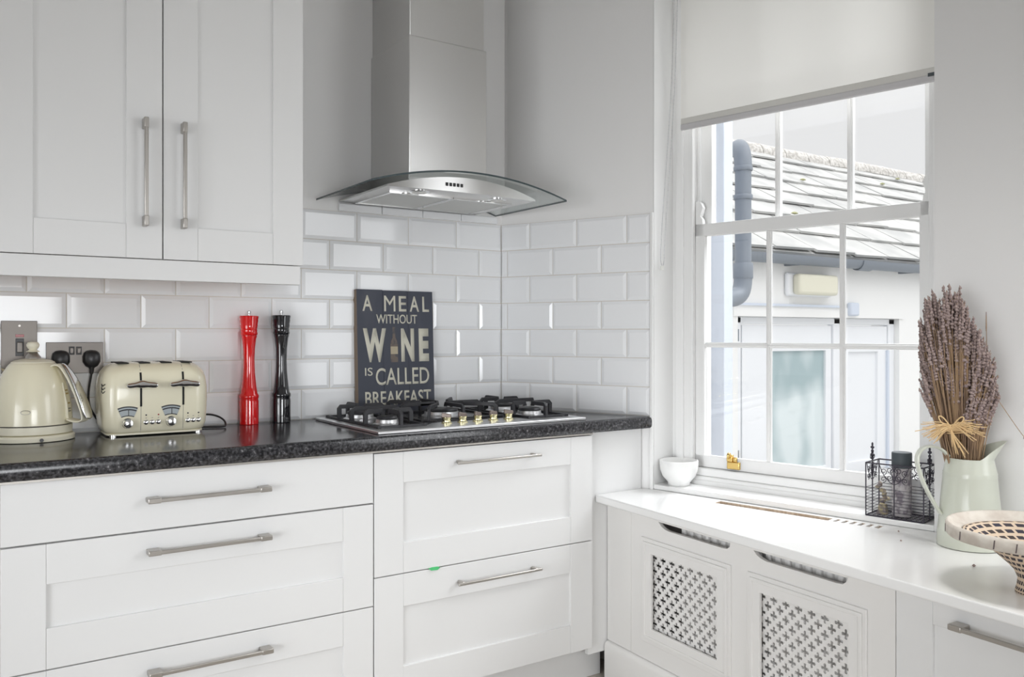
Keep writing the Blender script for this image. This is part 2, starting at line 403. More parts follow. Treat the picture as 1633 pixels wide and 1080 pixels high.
# ------------------------------------------------------------------ sash window
win = bpy.data.objects.new('window_1', None); COL.objects.link(win); win.location = W(0, .116, .66)
struct(win, 'white timber sash window with twelve panes under the roller blind', 'window')
T = M['trim']
fm = MB()
fm.box(.0, .075, .116, .26, .66, 2.62, W); fm.box(.885, .93, .116, .26, .66, 2.62, W)
fm.box(.0, .93, .116, .26, 2.56, 2.62, W)
fm.box(.072, .084, .116, .136, .70, 2.6, W); fm.box(.876, .888, .116, .136, .70, 2.6, W)     # staff bead
fm.box(.072, .082, .161, .172, .70, 2.6, W); fm.box(.878, .888, .161, .172, .70, 2.6, W)     # parting bead
fm.box(.02, .05, .106, .118, .66, 2.62, W)
fm.build('window_frame', T, win, bevel=.003)
sm = MB().box(.075, .885, .112, .30, .645, .688, W); sm.box(.075, .885, .118, .175, .688, .716, W); sm.box(.075, .885, .108, .118, .655, .676, W)
sm.build('sill_moulding', T, win, bevel=.004)
def sash(name, n0, n1, s0, s1, z0, z1, rails, barsx, barz, parent):
    m = MB(); sl, sr, rb, rt = rails
    m.box(s0, s0+sl, n0, n1, z0, z1, W); m.box(s1-sr, s1, n0, n1, z0, z1, W)
    m.box(s0, s1, n0, n1, z0, z0+rb, W); m.box(s0, s1, n0, n1, z1-rt, z1, W)
    sa = m.build(name, T, parent, bevel=.003)
    g = MB()
    for bx in barsx:
        g.box(bx-.009, bx+.009, n0+.006, n1-.006, z0+rb, z1-rt, W); g.box(bx-.005, bx+.005, n0+.001, n1-.002, z0+rb, z1-rt, W)
    for bz in barz:
        g.box(s0+sl, s1-sr, n0+.007, n1-.007, bz-.009, bz+.009, W); g.box(s0+sl, s1-sr, n0+.001, n1-.002, bz-.004, bz+.004, W)
    g.build('glazing_bars', T, sa, bevel=.002)
    xs = [s0+sl]+list(barsx)+[s1-sr]; zs = [z0+rb]+list(barz)+[z1-rt]
    for i in range(len(xs)-1):
        for j in range(len(zs)-1):
            MB().box(xs[i], xs[i+1], (n0+n1)/2+.006, (n0+n1)/2+.009, zs[j], zs[j+1], W).build('pane', M['glass'], sa)
    return sa
low = sash('lower_sash', .137, .160, .082, .880, .717, 1.581, (.036, .036, .043, .044), (.362, .611), (1.151,), win)
upp = sash('upper_sash', .172, .205, .084, .878, 1.545, 2.58, (.044, .030, .040, .05), (.376, .621), (2.06,), win)
for s_, sg in ((.098, 1), (.866, -1)):             # curved horns above the meeting rail
    pr = [(0, 0), (.030, 0), (.028, .018), (.020, .030), (.026, .046), (.030, .060), (.022, .078), (.010, .084), (0, .084)]
    MB().plate([(s_-sg*.016+sg*x, 1.580+z) for x, z in pr], [], .138, .158, W).build('sash_horn', T, low, bevel=.002)
# brass sash lift
lm = MB().box(.214, .262, .126, .138, .722, .748, W).box(.214, .236, .124, .138, .748, .772, W).box(.236, .250, .128, .138, .748, .764, W)
lm.lathe([(.010, 0), (.012, .005), (.008, .010)], W(.222, .120, .770), 14, rot=Euler((PI/2, 0, WA)).to_matrix())
tag(lm.build('sash_lift', M['brass'], low, bevel=.004), 'brass sash lift')
# window board and reveal paint
m = MB().plate([(0.0, -.004), (.929, -.004), (.929, .125), (0.0, .125)], [], .6425, .659, lambda a, b, c: W(a, c, b))
struct(m.build('trim_6', M['bench'], bevel=.003), 'white window board under the sash window', 'window sill')
m = MB().box(-.003, .001, -.001, .118, .659, 2.62, W)
struct(m.build('trim_7', T), 'white painted reveal at the left side of the window', 'window reveal')

# roller blind
bl = thing('roller_blind', 'cream fabric roller blind pulled half down over the sash window', 'blind', W(.49, .06, 1.905))
MB().add([W(.072, .06, 1.94), W(.912, .06, 1.94), W(.912, .06, 2.52), W(.072, .06, 2.52)], [(0, 1, 2, 3)]).build('blind_fabric', M['fabric'], bl)
MB().box(.072, .912, .0545, .0655, 1.906, 1.928, W).build('hem_bar', M['bar'], bl, bevel=.004)
MB().box(.072, .912, .057, .063, 1.926, 1.948, W).build('hem_fold', M['hem'], bl, bevel=.002)
MB().lathe([(.022, 0), (.022, .85)], W(.066, .062, 2.52), 20, rot=Matrix((S, N, Vector((0, 0, 1)))).transposed() @ Euler((0, PI/2, 0)).to_matrix()).build('roller_tube', M['fabric'], bl)
for q in (.060, .914): MB().box(q, q+.010, .035, .09, 2.47, 2.57, W).build('bracket', M['trim'], bl)
c = MB()
p_top1, p_top2 = W(.055, .066, 2.52), W(.055, .046, 2.52)
pts = bez(p_top1, W(.055, .064, 2.0), W(.022, .045, 1.7), W(.018, .036, 1.47), 40)+bez(W(.018, .036, 1.46), W(.018, .034, 1.42), W(.018, .016, 1.42), W(.018, .014, 1.46), 8)+bez(W(.018, .014, 1.47), W(.022, .022, 1.7), W(.055, .044, 2.0), p_top2, 40)
c.tube(pts, .0012, 6)
for i in range(0, len(pts)-1):
    n_ = max(1, int((pts[i+1]-pts[i]).length/.012))
    for k in range(n_):
        q = pts[i].lerp(pts[i+1], k/n_); c.lathe([(.0004, -.002), (.0022, 0), (.0004, .002)], q, 5, cap0=False, cap1=False)
c.build('pull_chain', M['chain'], bl)
MB().box(.014, .020, .014, .034, 1.415, 1.432, W).build('chain_clip', M['lens'], bl, bevel=.002)
MB().box(.895, .912, .0525, .0545, 1.922, 1.932, W).build('hem_clip', M['slate_can'], bl)

# ------------------------------------------------------------------ fitted cabinets
def shaker(f, a0, a1, z0, z1, sw, rb, rt, name, m, parent, flat=False, th=.02, sgn=1):
    mb = MB(); e = .0003
    if flat: mb.box(a0, a1, 0, th, z0, z1, f)
    else:
        mb.box(a0, a0+sw-e, 0, th, z0, z1, f); mb.box(a1-sw+e, a1, 0, th, z0, z1, f)
        mb.box(a0+sw, a1-sw, .0006, th, z0, z0+rb, f); mb.box(a0+sw, a1-sw, .0006, th, z1-rt, z1, f)
        mb.box(a0+sw-.004, a1-sw+.004, .0085, th-.002, z0+rb-.004, z1-rt+.004, f)
    return mb.build(name, m, parent, bevel=.0012)
def bow_handle(f, a0, a1, z, parent, thin=False):
    """bar handle; f(a,b,c) with b negative towards the room"""
    m = MB()
    if thin:
        m.box(a0, a1, -.034, -.026, z-.004, z+.004, f)
        for q in (a0+.018, a1-.018): m.box(q-.005, q+.005, -.027, .001, z-.005, z+.005, f)
    else:
        m.box(a0+.012, a1-.012, -.032, -.025, z-.005, z+.005, f)
        for q0, q1 in ((a0, a0+.030), (a1-.030, a1)): m.box(q0, q1, -.033, .001, z-.0065, z+.0065, f)
    return m.build('handle', M['nickel'], parent, bevel=.002)
def bow_handle_v(f, x, z0, z1, parent):
    m = MB().box(x-.005, x+.005, -.032, -.025, z0+.012, z1-.012, f)
    for q0, q1 in ((z0, z0+.028), (z1-.028, z1)): m.box(x-.006, x+.006, -.033, .001, q0, q1, f)
    return m.build('handle', M['nickel'], parent, bevel=.002)

# wall cabinet
AU = lambda x, b, z: Vector((x, 2.45+b, z))
wc = thing('wall_cabinet', 'white two door shaker wall cabinet hung above the kettle and toaster', 'cabinet', (.5, 2.62, 1.335))
MB().box(.106, .899, .021, .330, 1.394, 2.30, AU).build('carcass', M['paint'], wc, bevel=.001)
d = shaker(AU, .105, .5035, 1.394, 2.30, .091, .091, .091, 'door', M['paint'], wc)
bow_handle_v(AU, .458, 1.479, 1.770, d)
d = shaker(AU, .507, .901, 1.394, 2.30, .091, .091, .091, 'door', M['paint'], wc)
bow_handle_v(AU, .557, 1.479, 1.770, d)
MB().box(.105, .893, .002, .024, 1.336, 1.392, AU).build('light_rail', M['paint'], wc, bevel=.0015)
tag(MB().box(.110, .885, .03, .328, 1.374, 1.3935, AU).build('bottom_panel', M['chip'], wc), 'orange brown chipboard underside')
# neighbour on the left, cut by the picture's edge is not seen: nothing to build

# base cabinets
bc = thing('base_cabinet', 'white three drawer base cabinet under the kettle and toaster', 'cabinet', (.57, 2.5, 0))
MB().box(.114, 1.0205, .022, .565, .14, .856, A).build('carcass', M['paint'], bc)
d = shaker(A, .113, 1.0205, .7095, .851, .09, .05, .05, 'drawer', M['paint'], bc, flat=True); bow_handle(A, .417, .720, .785, d)
d = shaker(A, .113, 1.0205, .4165, .7055, .0905, .0945, .093, 'drawer', M['paint'], bc); bow_handle(A, .418, .721, .658, d)
d = shaker(A, .113, 1.0205, .133, .4135, .0905, .0945, .093, 'drawer', M['paint'], bc); bow_handle(A, .420, .724, .362, d)
hb = thing('base_cabinet', 'white two deep drawer base cabinet under the gas hob', 'cabinet', (1.42, 2.5, 0))
MB().box(1.024, 1.822, .022, .565, .14, .846, A).build('carcass', M['paint'], hb)
d = shaker(A, 1.0245, 1.8225, .4955, .848, .0915, .0885, .0905, 'drawer', M['paint'], hb); bow_handle(A, 1.281, 1.590, .804, d, True)
d = shaker(A, 1.0245, 1.8225, .132, .4925, .0915, .0925, .0945, 'drawer', M['paint'], hb); bow_handle(A, 1.284, 1.592, .440, d, True)
fp = MB().box(1.824, 2.066, 2.238, 2.256, .10, .857)
tag(fp.build('filler_panel', M['paint'], bevel=.001), 'white filler panel closing the gap between hob cabinet and splayed wall', 'panel')
pl = MB().box(.1, 1.92, 2.29, 2.306, 0, .131)
tag(pl.build('plinth', M['paint'], bevel=.001), 'white kickboard along the floor below the hob cabinet', 'plinth')
g = MB().add([A(1.198, -.0015, .4955), A(1.205, -.004, .4895), A(1.226, -.0055, .4885), A(1.236, -.003, .4935), A(1.228, -.001, .4975), A(1.21, -.001, .498),
              A(1.198, .012, .4955), A(1.205, .012, .4915), A(1.226, .012, .4915), A(1.236, .012, .4925), A(1.228, .012, .4950), A(1.21, .012, .4950)],
             [(0, 1, 2, 3, 4, 5), (11, 10, 9, 8, 7, 6)]+[(i, (i+1) % 6, 6+(i+1) % 6, 6+i) for i in range(6)])
tag(g.build('tag', M['green']), 'tiny green tag poking out between the two hob cabinet drawers', 'tag')

# worktop (front edge rounded), right end follows the splayed wall
ZT = .899
def wt_outline():
    e = B(.640, .013, 0); k = B(.010, .013, 0)
    return e, k
e, k = wt_outline()
rings = []
prof = [(2.212, .8575), (2.203, .8585), (2.1985, .864), (2.1975, .872), (2.1975, .886), (2.2, .894), (2.206, .898), (2.216, ZT)]
def xr(y): return e.x+(k.x-e.x)*(y-e.y)/(k.y-e.y) if y > e.y else e.x
pf = prof+[(2.773, ZT), (2.773, .8575)]
mb = MB().loft([[Vector((-.9, y, z)) for y, z in pf], [Vector((xr(y), y, z)) for y, z in pf]])
tag(mb.build('worktop', M['worktop']), 'black speckled laminate worktop carrying the kettle, toaster and hob', 'worktop')
mb = MB().box(-.9, 1.818, 2.2055, 2.2140, .852, .8573)
tag(mb.build('worktop_edge_strip', M['nickel']), 'thin grey metal strip under the front edge of the worktop', 'trim strip')

# ------------------------------------------------------------------ cooker hood
hx = 1.432
ch = thing('cooker_hood', 'stainless steel chimney cooker hood with curved glass canopy above the hob', 'cooker hood', (hx, 2.785, 1.65))
MB().box(1.274, 1.575, 2.488, 2.7845, 1.665, 2.172).build('chimney', M['steel'], ch, bevel=.003)
MB().box(1.280, 1.569, 2.496, 2.7845, 2.168, 2.749).build('chimney_extension', M['steel'], ch, bevel=.003)
GZ = 1.647; GH = .057; GW = .365
def gz(x): return GZ+GH*(1-(x/GW)**2)
mb = MB(); n = 40; vs = []
for i in range(n+1):
    x = -GW+2*GW*i/n
    for y, dz in ((2.322, 0), (2.775, 0), (2.775, .006), (2.322, .006)): vs.append((hx+x, y, gz(x)+dz))
fs = []
for i in range(n):
    for k in range(4): fs.append((i*4+k, i*4+(k+1) % 4, i*4+4+(k+1) % 4, i*4+4+k))
mb.add(vs, [f for j, f in enumerate(fs) if j % 4 in (0, 2)]); mb.m = 1
mb.add(vs, [f for j, f in enumerate(fs) if j % 4 in (1, 3)]+[(0, 1, 2, 3), (n*4+3, n*4+2, n*4+1, n*4)])
mb.build('glass_canopy', [M['hoodglass'], M['glassedge']], ch)
ZB = 1.6495; HW = .281
def bt(x): return min(gz(x)-.002, ZB+.006+.042*(1-(x/HW)**2))
def bf(x): return 2.392-.022*(1-(x/HW)**2)
rings = []
for i in range(33):
    x = -HW+2*HW*i/32
    rings.append([Vector((hx+x, bf(x), ZB)), Vector((hx+x, bf(x), bt(x))), Vector((hx+x, 2.78, bt(x))), Vector((hx+x, 2.78, ZB))])
MB().loft(rings).build('canopy_body', M['steel'], ch, ang=30)
for q in (-1, 1):
    x0, x1 = (hx-.232, hx-.003) if q < 0 else (hx+.003, hx+.232)
    f = MB().box(x0, x1, 2.475, 2.745, ZB-.004, ZB+.002).build('grease_filter', M['filt'], ch, bevel=.001)
    m = MB().plate([(x0-.004, 2.471), (x1+.004, 2.471), (x1+.004, 2.749), (x0-.004, 2.749)], [[(x0+.006, 2.481), (x1-.006, 2.481), (x1-.006, 2.739), (x0+.006, 2.739)]], ZB-.006, ZB, lambda a, b, c: Vector((a, c, b)))
    m.build('filter_rim', M['chrome'], f)
    l = MB().lathe([(.031, -.004), (.034, -.002), (.034, .004)], (hx+q*.15, 2.433, ZB), 28).build('lamp_ring', M['chrome'], ch)
    MB().lathe([(.024, -.0052), (.024, 0)], (hx+q*.15, 2.433, ZB), 24).build('lamp_lens', M['lens'], l)
for k in range(5):
    x = -.052+k*.0135-.03
    MB().box(hx+x-.0042, hx+x+.0042, bf(x)-.003, bf(x)+.004, 1.6655, 1.6765).build('push_button', M['black'], ch, bevel=.001)

# ------------------------------------------------------------------ gas hob
hob = thing('gas_hob', 'stainless steel five burner gas hob with black cast iron pan supports', 'hob', (1.427, 2.485, ZT))
mb = MB().box(1.045, 1.810, 2.232, 2.728, ZT+.0004, ZT+.0098)
mb.build('hob_plate', M['steelh'], hob, bevel=.002)
mb = MB().plate([(1.072, 2.36), (1.10, 2.305), (1.235, 2.300), (1.29, 2.36), (1.60, 2.365), (1.63, 2.30), (1.765, 2.305), (1.785, 2.36), (1.785, 2.708), (1.072, 2.708)], [], ZT+.0090, ZT+.0106, lambda a, b, c: Vector((a, c, b)))
tag(mb.build('burner_tray', mat('dark_enamel_tray', (.06, .06, .065), .22, .4), hob), 'dark tray around the burners')
burn = [(1.150, 2.395, .030, .036), (1.150, 2.600, .040, .046), (1.427, 2.545, .054, .060), (1.705, 2.600, .040, .046), (1.690, 2.395, .036, .042)]
for bx, by, r, R in burn:
    z = ZT+.0104
    b = MB().lathe([(R+.008, 0), (R+.008, .003), (R, .006), (R-.002, .016), (R-.008, .019)], (bx, by, z), 28).build('burner', M['steelh'], hob)
    MB().lathe([(R-.005, .017), (R-.003, .021), (R-.006, .026), (R*.5, .028)], (bx, by, z), 28).build('burner_cap', M['iron'], b)
def bar(m, a, b, h, w):
    a, b = Vector(a), Vector(b); t = (b-a).normalized(); up = Vector((0, 0, 1)) if abs(t.z) < .9 else Vector((1, 0, 0))
    sd = t.cross(up).normalized(); u = sd.cross(t).normalized()
    vs = [p+sd*i*w/2+u*j*h/2 for p in (a, b) for i, j in ((-1, -1), (1, -1), (1, 1), (-1, 1))]
    m.add(vs, [(0, 1, 2, 3), (7, 6, 5, 4), (0, 4, 5, 1), (1, 5, 6, 2), (2, 6, 7, 3), (3, 7, 4, 0)])
def pan_support(x0, x1, y0, y1, fingers):
    m = MB(); zl = ZT+.0145; zh = ZT+.054
    for a, b in (((x0, y0), (x1, y0)), ((x1, y0), (x1, y1)), ((x1, y1), (x0, y1)), ((x0, y1), (x0, y0))):
        bar(m, (*a, zl), (*b, zl), .006, .009)
    for x, y in ((x0, y0), (x1, y0), (x1, y1), (x0, y1)): bar(m, (x, y, ZT+.010), (x, y, zl+.004), .010, .010)
    for (fx, fy), (tx, ty) in fingers:
        fo = Vector((fx, fy, 0)); to = Vector((tx, ty, 0))
        m.tube([fo+Vector((0, 0, zl-.003)), fo+Vector((0, 0, zh-.006)), fo.lerp(to, .08)+Vector((0, 0, zh)), to+Vector((0, 0, zh)), to+Vector((0, 0, zh-.010))], .0065, sec=((to-fo).cross(Vector((0, 0, 1))).normalized(), [(-.0048, -.0065), (.0048, -.0065), (.0048, .0065), (-.0048, .0065)]))
    o = m.build('pan_support', M['iron'], hob, bevel=.0018)
    return o
def fing(bx, by, x0, x1, y0, y1, r):
    return [((x0, by), (bx-r, by)), ((x1, by), (bx+r, by))]
pan_support(1.078, 1.232, 2.300, 2.700, fing(1.15, 2.395, 1.078, 1.232, 0, 0, .018)+fing(1.15, 2.6, 1.078, 1.232, 0, 0, .02)+[((1.15, 2.300), (1.15, 2.375)), ((1.15, 2.700), (1.15, 2.62)), ((1.078, 2.5), (1.232, 2.5))])
pan_support(1.275, 1.580, 2.40, 2.700, fing(1.427, 2.545, 1.275, 1.58, 0, 0, .028)+[((1.427, 2.40), (1.427, 2.515)), ((1.427, 2.700), (1.427, 2.575)), ((1.30, 2.40), (1.375, 2.49)), ((1.555, 2.40), (1.48, 2.49)), ((1.30, 2.70), (1.375, 2.60)), ((1.555, 2.70), (1.48, 2.60))])
pan_support(1.622, 1.778, 2.300, 2.700, fing(1.69, 2.395, 1.622, 1.778, 0, 0, .02)+fing(1.705, 2.6, 1.622, 1.778, 0, 0, .02)+[((1.69, 2.300), (1.69, 2.375)), ((1.705, 2.700), (1.705, 2.62)), ((1.622, 2.5), (1.778, 2.5))])
for k, x in enumerate((1.318, 1.376, 1.433, 1.492, 1.552)):
    z = ZT+.0097; y = 2.318
    kb = MB().lathe([(.017, 0), (.017, .003), (.0135, .006), (.0125, .014), (.0145, .018), (.0145, .020)], (x, y, z), 24).build('control_knob', M['knobc'], hob)
    m = MB(); R = Matrix.Rotation(math.radians((-38, 8, 22, 12, -18)[k]), 3, 'Z')
    vs = [Vector((x, y, z))+R @ Vector(p) for p in ((-.0155, -.005, .019), (.0155, -.005, .019), (.0155, .005, .019), (-.0155, .005, .019), (-.0150, -.0035, .034), (.0150, -.0035, .029), (.0150, .0035, .029), (-.0150, .0035, .034))]
    m.add(vs, [(0, 1, 2, 3), (4, 5, 6, 7), (0, 1, 5, 4), (1, 2, 6, 5), (2, 3, 7, 6), (3, 0, 4, 7)])
    m.build('knob_grip', M['knobd'], kb, bevel=.0015)

# ------------------------------------------------------------------ wine sign
sg = thing('wall_plaque', 'dark painted wooden plaque with cream wine and breakfast lettering leaning behind the hob', 'sign', (1.358, 2.7645, ZT))
sg.rotation_euler = (math.radians(-2.6), 0, math.radians(.5))
sx0 = -.150
for k, (a0, a1) in enumerate(((-.1505, -.0505), (-.050, .0495), (.050, .152))):      # three boards
    top = (.4475, .446, .4455)[k]
    m = MB().box(a0, a1, -.024, 0, 0, top); o = m.build('board', M['sign'], sg, local=True, bevel=.0015)
MB().box(-.1530, -.1500, -.0235, 0, .001, .4470).build('board_edge', M['signedge'], sg, local=True, bevel=.0008)
def text(body, x0, x1, z0, z1, bold=0, name='lettering'):
    cu = bpy.data.curves.new(name, 'FONT'); cu.body = body; cu.size = 1; cu.extrude = 0; cu.offset = bold; cu.resolution_u = 4
    to = bpy.data.objects.new('tmp', cu); COL.objects.link(to)
    dg = bpy.context.evaluated_depsgraph_get(); dg.update()
    me = bpy.data.meshes.new_from_object(to.evaluated_get(dg)); bpy.data.objects.remove(to)
    xs = [v.co.x for v in me.vertices]; ys = [v.co.y for v in me.vertices]
    ax, bx, ay, by = min(xs), max(xs), min(ys), max(ys)
    bm = bmesh.new(); bm.from_mesh(me)
    r = bmesh.ops.extrude_face_region(bm, geom=bm.faces[:])
    for v in r['geom']:
        if isinstance(v, bmesh.types.BMVert): v.co.z = 1
    for v in bm.verts:
        x, y, z = v.co; v.co = Vector((x0+(x-ax)/(bx-ax)*(x1-x0), -.0238-.0007*z, z0+(y-ay)/(by-ay)*(z1-z0)))
    bmesh.ops.recalc_face_normals(bm, faces=bm.faces); bm.to_mesh(me); bm.free()
    me.name = name; me.materials.clear(); me.materials.append(M['letter'])
    o = bpy.data.objects.new(name, me); COL.objects.link(o); o.parent = sg; return o
zo = ZT-.001
# letters at their places: x relative to the plaque's middle (1.358), z above the worktop
def L_(b, xa, xb, za, zb, bold=0): return text(b, xa-1.358, xb-1.358, za-zo, zb-zo, bold)
for b, xa, xb in (('A', 1.229, 1.267), ('M', 1.313, 1.357), ('E', 1.371, 1.401), ('A', 1.415, 1.453), ('L', 1.467, 1.494)): L_(b, xa, xb, 1.269, 1.325, 0 if b == 'M' else .012)
L_('WITHOUT', 1.281, 1.444, 1.225, 1.258, .008)
for b, xa, xb in (('W', 1.229, 1.318), ('N', 1.377, 1.430), ('E', 1.449, 1.490)): L_(b, xa, xb, 1.088, 1.208, .05)
L_('IS', 1.234, 1.263, 1.041, 1.069)
L_('CALLED', 1.275, 1.489, 1.006, 1.067, .008)
L_('BREAKFAST', 1.233, 1.495, .935, .985, .012)
bp = [(.0, .0), (.0135, .0), (.0145, .006), (.0145, .062), (.012, .075), (.0055, .088), (.0045, .118), (.0055, .120), (.0055, .126), (0, .126)]
out = [(x, z) for x, z in bp]+[(-x, z) for x, z in reversed(bp[1:-1])]
MB().plate([(1.349-1.358+x, 1.087-zo+z) for x, z in out], [], -.0246, -.0238, ID).build('bottle_print', M['bottle'], sg, local=True)
MB().box(-.0232, .0052, -.0250, -.0245, .218, .245).build('bottle_label', M['blabel'], sg, local=True)

# ------------------------------------------------------------------ pepper mills
def mill(name, label, loc, m, H):
    t = thing(name, label, 'pepper mill', loc, 'tall turned wooden mills by the tiles')
    s = H/.345
    body = [(.0285, 0), (.0300, .002), (.0300, .072), (.0285, .080), (.0305, .086), (.0305, .092), (.0265, .098), (.0225, .125), (.0185, .165), (.0172, .205), (.0185, .240), (.0225, .272), (.0250, .281), (.0250, .2825)]
    head = [(.0215, .2825), (.0255, .2835), (.0272, .289), (.0255, .294), (.0262, .300), (.0250, .302), (.0275, .315), (.0268, .317), (.0290, .330), (.0282, .332), (.0302, .342), (.0290, .345), (.010, .347)]
    MB().lathe([(r, z*s) for r, z in body], loc, 40).build('mill_body', m, t)
    MB().lathe([(r, z*s) for r, z in head], loc, 40).build('mill_head', m, t)
    MB().lathe([(.003, .346*s), (.003, .352*s), (.0055, .353*s), (.0055, .360*s), (.003, .362*s)], loc, 12).build('top_nut', M['mill_nut'], t)
mill('pepper_mill', 'tall glossy red pepper mill standing right of the toaster', (.8270, 2.7390, ZT), M['red'], .349)
mill('pepper_mill', 'tall glossy black pepper mill standing between red mill and hob', (.9330, 2.7390, ZT), M['blackl'], .352)

# ------------------------------------------------------------------ toaster
tx, ty = .520, 2.673
to = thing('toaster', 'cream four slice toaster with two chrome levers beside the kettle', 'toaster', (tx, ty, ZT))
lv = [(.908, .258, .158, .040), (.914, .272, .172, .042), (.930, .281, .180, .042), (.960, .286, .184, .042), (1.000, .288, .186, .042), (1.035, .287, .185, .042), (1.062, .282, .178, .044), (1.080, .272, .168, .048), (1.093, .255, .150, .05), (1.102, .230, .125, .05), (1.1065, .205, .10, .045), (1.108, .17, .07, .03)]
rings = [[Vector((tx+x, ty+y, z)) for x, y in rrect(w, d, r, 8)] for z, w, d, r in lv]
MB().loft(rings).build('toaster_body', M['cream'], to, ang=50)
rings = [[Vector((tx+x, ty+y, z)) for x, y in rrect(w, d, .035, 8)] for z, w, d in ((.9035, .250, .150), (.9035, .262, .162), (.9085, .262, .162))]
MB().loft(rings).build('base_plate', M['creamp'], to)
for qx in (-1, 1):
    for qy in (-1, 1): MB().lathe([(.010, ZT), (.010, .905)], (tx+qx*.115, ty+qy*.066, 0), 16).build('foot', M['chrome'], to)
for x in (.433, .490, .549, .606): MB().box(x-.015, x+.015, ty-.058, ty+.06, 1.1050, 1.1083).build('toast_slot', M['dark'], to, bevel=.001)
yf = ty-.0925
def frontY(z):
    for (z0, _, d0, _), (z1, _, d1, _) in zip(lv, lv[1:]):
        if z0 <= z <= z1: return ty-(d0+(d1-d0)*(z-z0)/(z1-z0))/2
    return yf
for x in (.4735, .588):
    zs = [.984+.008*i for i in range(13)]
    MB().tube([(x, frontY(z)-.0002, z) for z in zs], .002, sec=(Vector((1, 0, 0)), [(-.0026, -.0012), (.0026, -.0012), (.0026, .0012), (-.0026, .0012)])).build('lever_slot', M['dark'], to)
    zs = [.911+.006*i for i in range(13)]+[1.086, 1.095, 1.101]
    MB().tube([(x, frontY(z), z) for z in zs], .0007, 6).build('panel_seam', M['mark'], to)
    l = MB(); z = 1.046
    pr = [(-.0415, .003), (-.038, .0062), (-.026, .0066), (-.016, .0062), (-.006, .0090), (.004, .0095), (.014, .0072), (.026, .0074), (.038, .0070), (.0415, .0035)]
    rr = []
    for dx, r in pr: rr.append([Vector((x+dx, yf-.017+.012*math.cos(a), z+r*1.35*math.sin(a)+.002*math.cos(dx*90))) for a in [2*PI*k/12 for k in range(12)]])
    l.loft(rr); l.box(x-.006, x+.006, yf-.016, yf+.004, z-.004, z+.012)
    l.build('lever', M['chrome'], to, subsurf=1)
for gx in (.4385, .5540):
    a0, a1 = math.radians(112), math.radians(68); c = (gx, .915)
    def arc(r, n=10): return [(c[0]+r*math.cos(a0+(a1-a0)*i/n), c[1]+r*math.sin(a0+(a1-a0)*i/n)) for i in range(n+1)]
    gd = MB().plate(arc(.071)+arc(.043)[::-1], [], yf-.001, yf+.004, ID).build('dial_gauge', M['black'], to)
    MB().plate(arc(.060)+arc(.0455)[::-1], [], yf-.0016, yf, ID).build('gauge_face', M['gauge'], gd)
    MB().plate(arc(.0675)+arc(.0635)[::-1], [], yf-.0016, yf, ID).build('gauge_scale', M['gauge'], gd)
    MB().box(gx+.001, gx+.0028, yf-.0022, yf-.001, .9605, .978).build('needle', M['black'], gd)
    RX = Euler((PI/2, 0, 0)).to_matrix()
    MB().lathe([(.0150, 0), (.0150, .003), (.0135, .005), (.0130, .013), (.011, .0165), (.004, .0185)], (gx, yf+.001, .938), 24, rot=RX).build('browning_knob', M['chrome'], to)
for x in (.487, .5035, .520, .601, .616, .631):
    RX = Euler((PI/2, 0, 0)).to_matrix()
    b = MB().lathe([(.0068, 0), (.0068, .002), (.005, .003), (.0045, .006), (.002, .007)], (x, yf+.001, .9385), 16, rot=RX).build('push_button', M['chrome'], to)
for x, mm in ((.487, 'black'), (.520, 'redlamp'), (.601, 'black'), (.631, 'black')):
    MB().lathe([(.0022, 0), (.0022, .0012), (.001, .0016)], (x, yf+.0005, .959), 10, rot=Euler((PI/2, 0, 0)).to_matrix()).build('indicator', M[mm], to)
for x in (.487, .5035, .520, .601, .616, .631): MB().box(x-.0015, x+.0015, yf-.0006, yf+.001, .9500, .9515).build('printed_mark', M['mark'], to)
m = MB()
cx_, cy_ = tx-.144+.042, ty-.0925+.042
for i, (za, a_) in enumerate(((1.046, 200), (1.036, 200), (1.026, 200))):
    p = [Vector((cx_+.0425*math.cos(math.radians(t)), cy_+.0425*math.sin(math.radians(t)), za+.003*math.sin(t))) for t in range(190, 216, 5)]
    m.tube(p, .0011, 5)
m.tube([Vector((cx_+.0425*math.cos(math.radians(t)), cy_+.0425*math.sin(math.radians(t)), z)) for t, z in ((193, 1.046), (193, 1.026))], .0008, 5)
m.build('side_vent', M['dark'], to)
c = MB().tube(bez((.645, 2.74, .925), (.70, 2.75, .955), (.755, 2.71, .925), (.735, 2.68, .9035), 16)+bez((.735, 2.68, .9035), (.72, 2.665, .9025), (.69, 2.69, .9025), (.63, 2.72, .903), 10)[1:], .0030, 8)
c.build('power_lead', M['black'], to)

# ------------------------------------------------------------------ kettle
kx, ky = .213, 2.672
ke = thing('kettle', 'cream dome kettle with chrome trimmed handle on its round base', 'kettle', (kx, ky, ZT))
kl = (kx, ky, 0)
bs = MB().lathe([(.094, ZT), (.103, ZT+.002), (.1035, ZT+.012), (.100, ZT+.017), (.092, ZT+.019)], kl, 48).build('power_base', M['creamp'], ke)
MB().lathe([(.005, 0), (.005, .004)], (kx+.012, ky-.102, ZT+.0075), 12, rot=Euler((PI/2, 0, 0)).to_matrix()).build('cord_outlet', M['black'], bs)
MB().lathe([(.090, .9185), (.0965, .920), (.0975, .938), (.0970, .9405)], kl, 48).build('foot_ring', M['creamp'], ke)
MB().lathe([(.0965, .9405), (.0972, .9425), (.0960, .944)], kl, 48).build('steel_band', M['nickel'], ke)
pr = [(.0972, .944), (.0968, .965), (.0945, .995), (.0900, 1.025), (.0830, 1.055), (.0730, 1.083), (.0610, 1.103), (.0560, 1.109), (.053, 1.111)]
MB().lathe(pr, kl, 48).build('kettle_body', M['cream'], ke)
lid = MB().lathe([(.054, 1.1105), (.053, 1.113), (.046, 1.117), (.030, 1.121), (.012, 1.123)], kl, 40).build('lid', M['creamp'], ke)
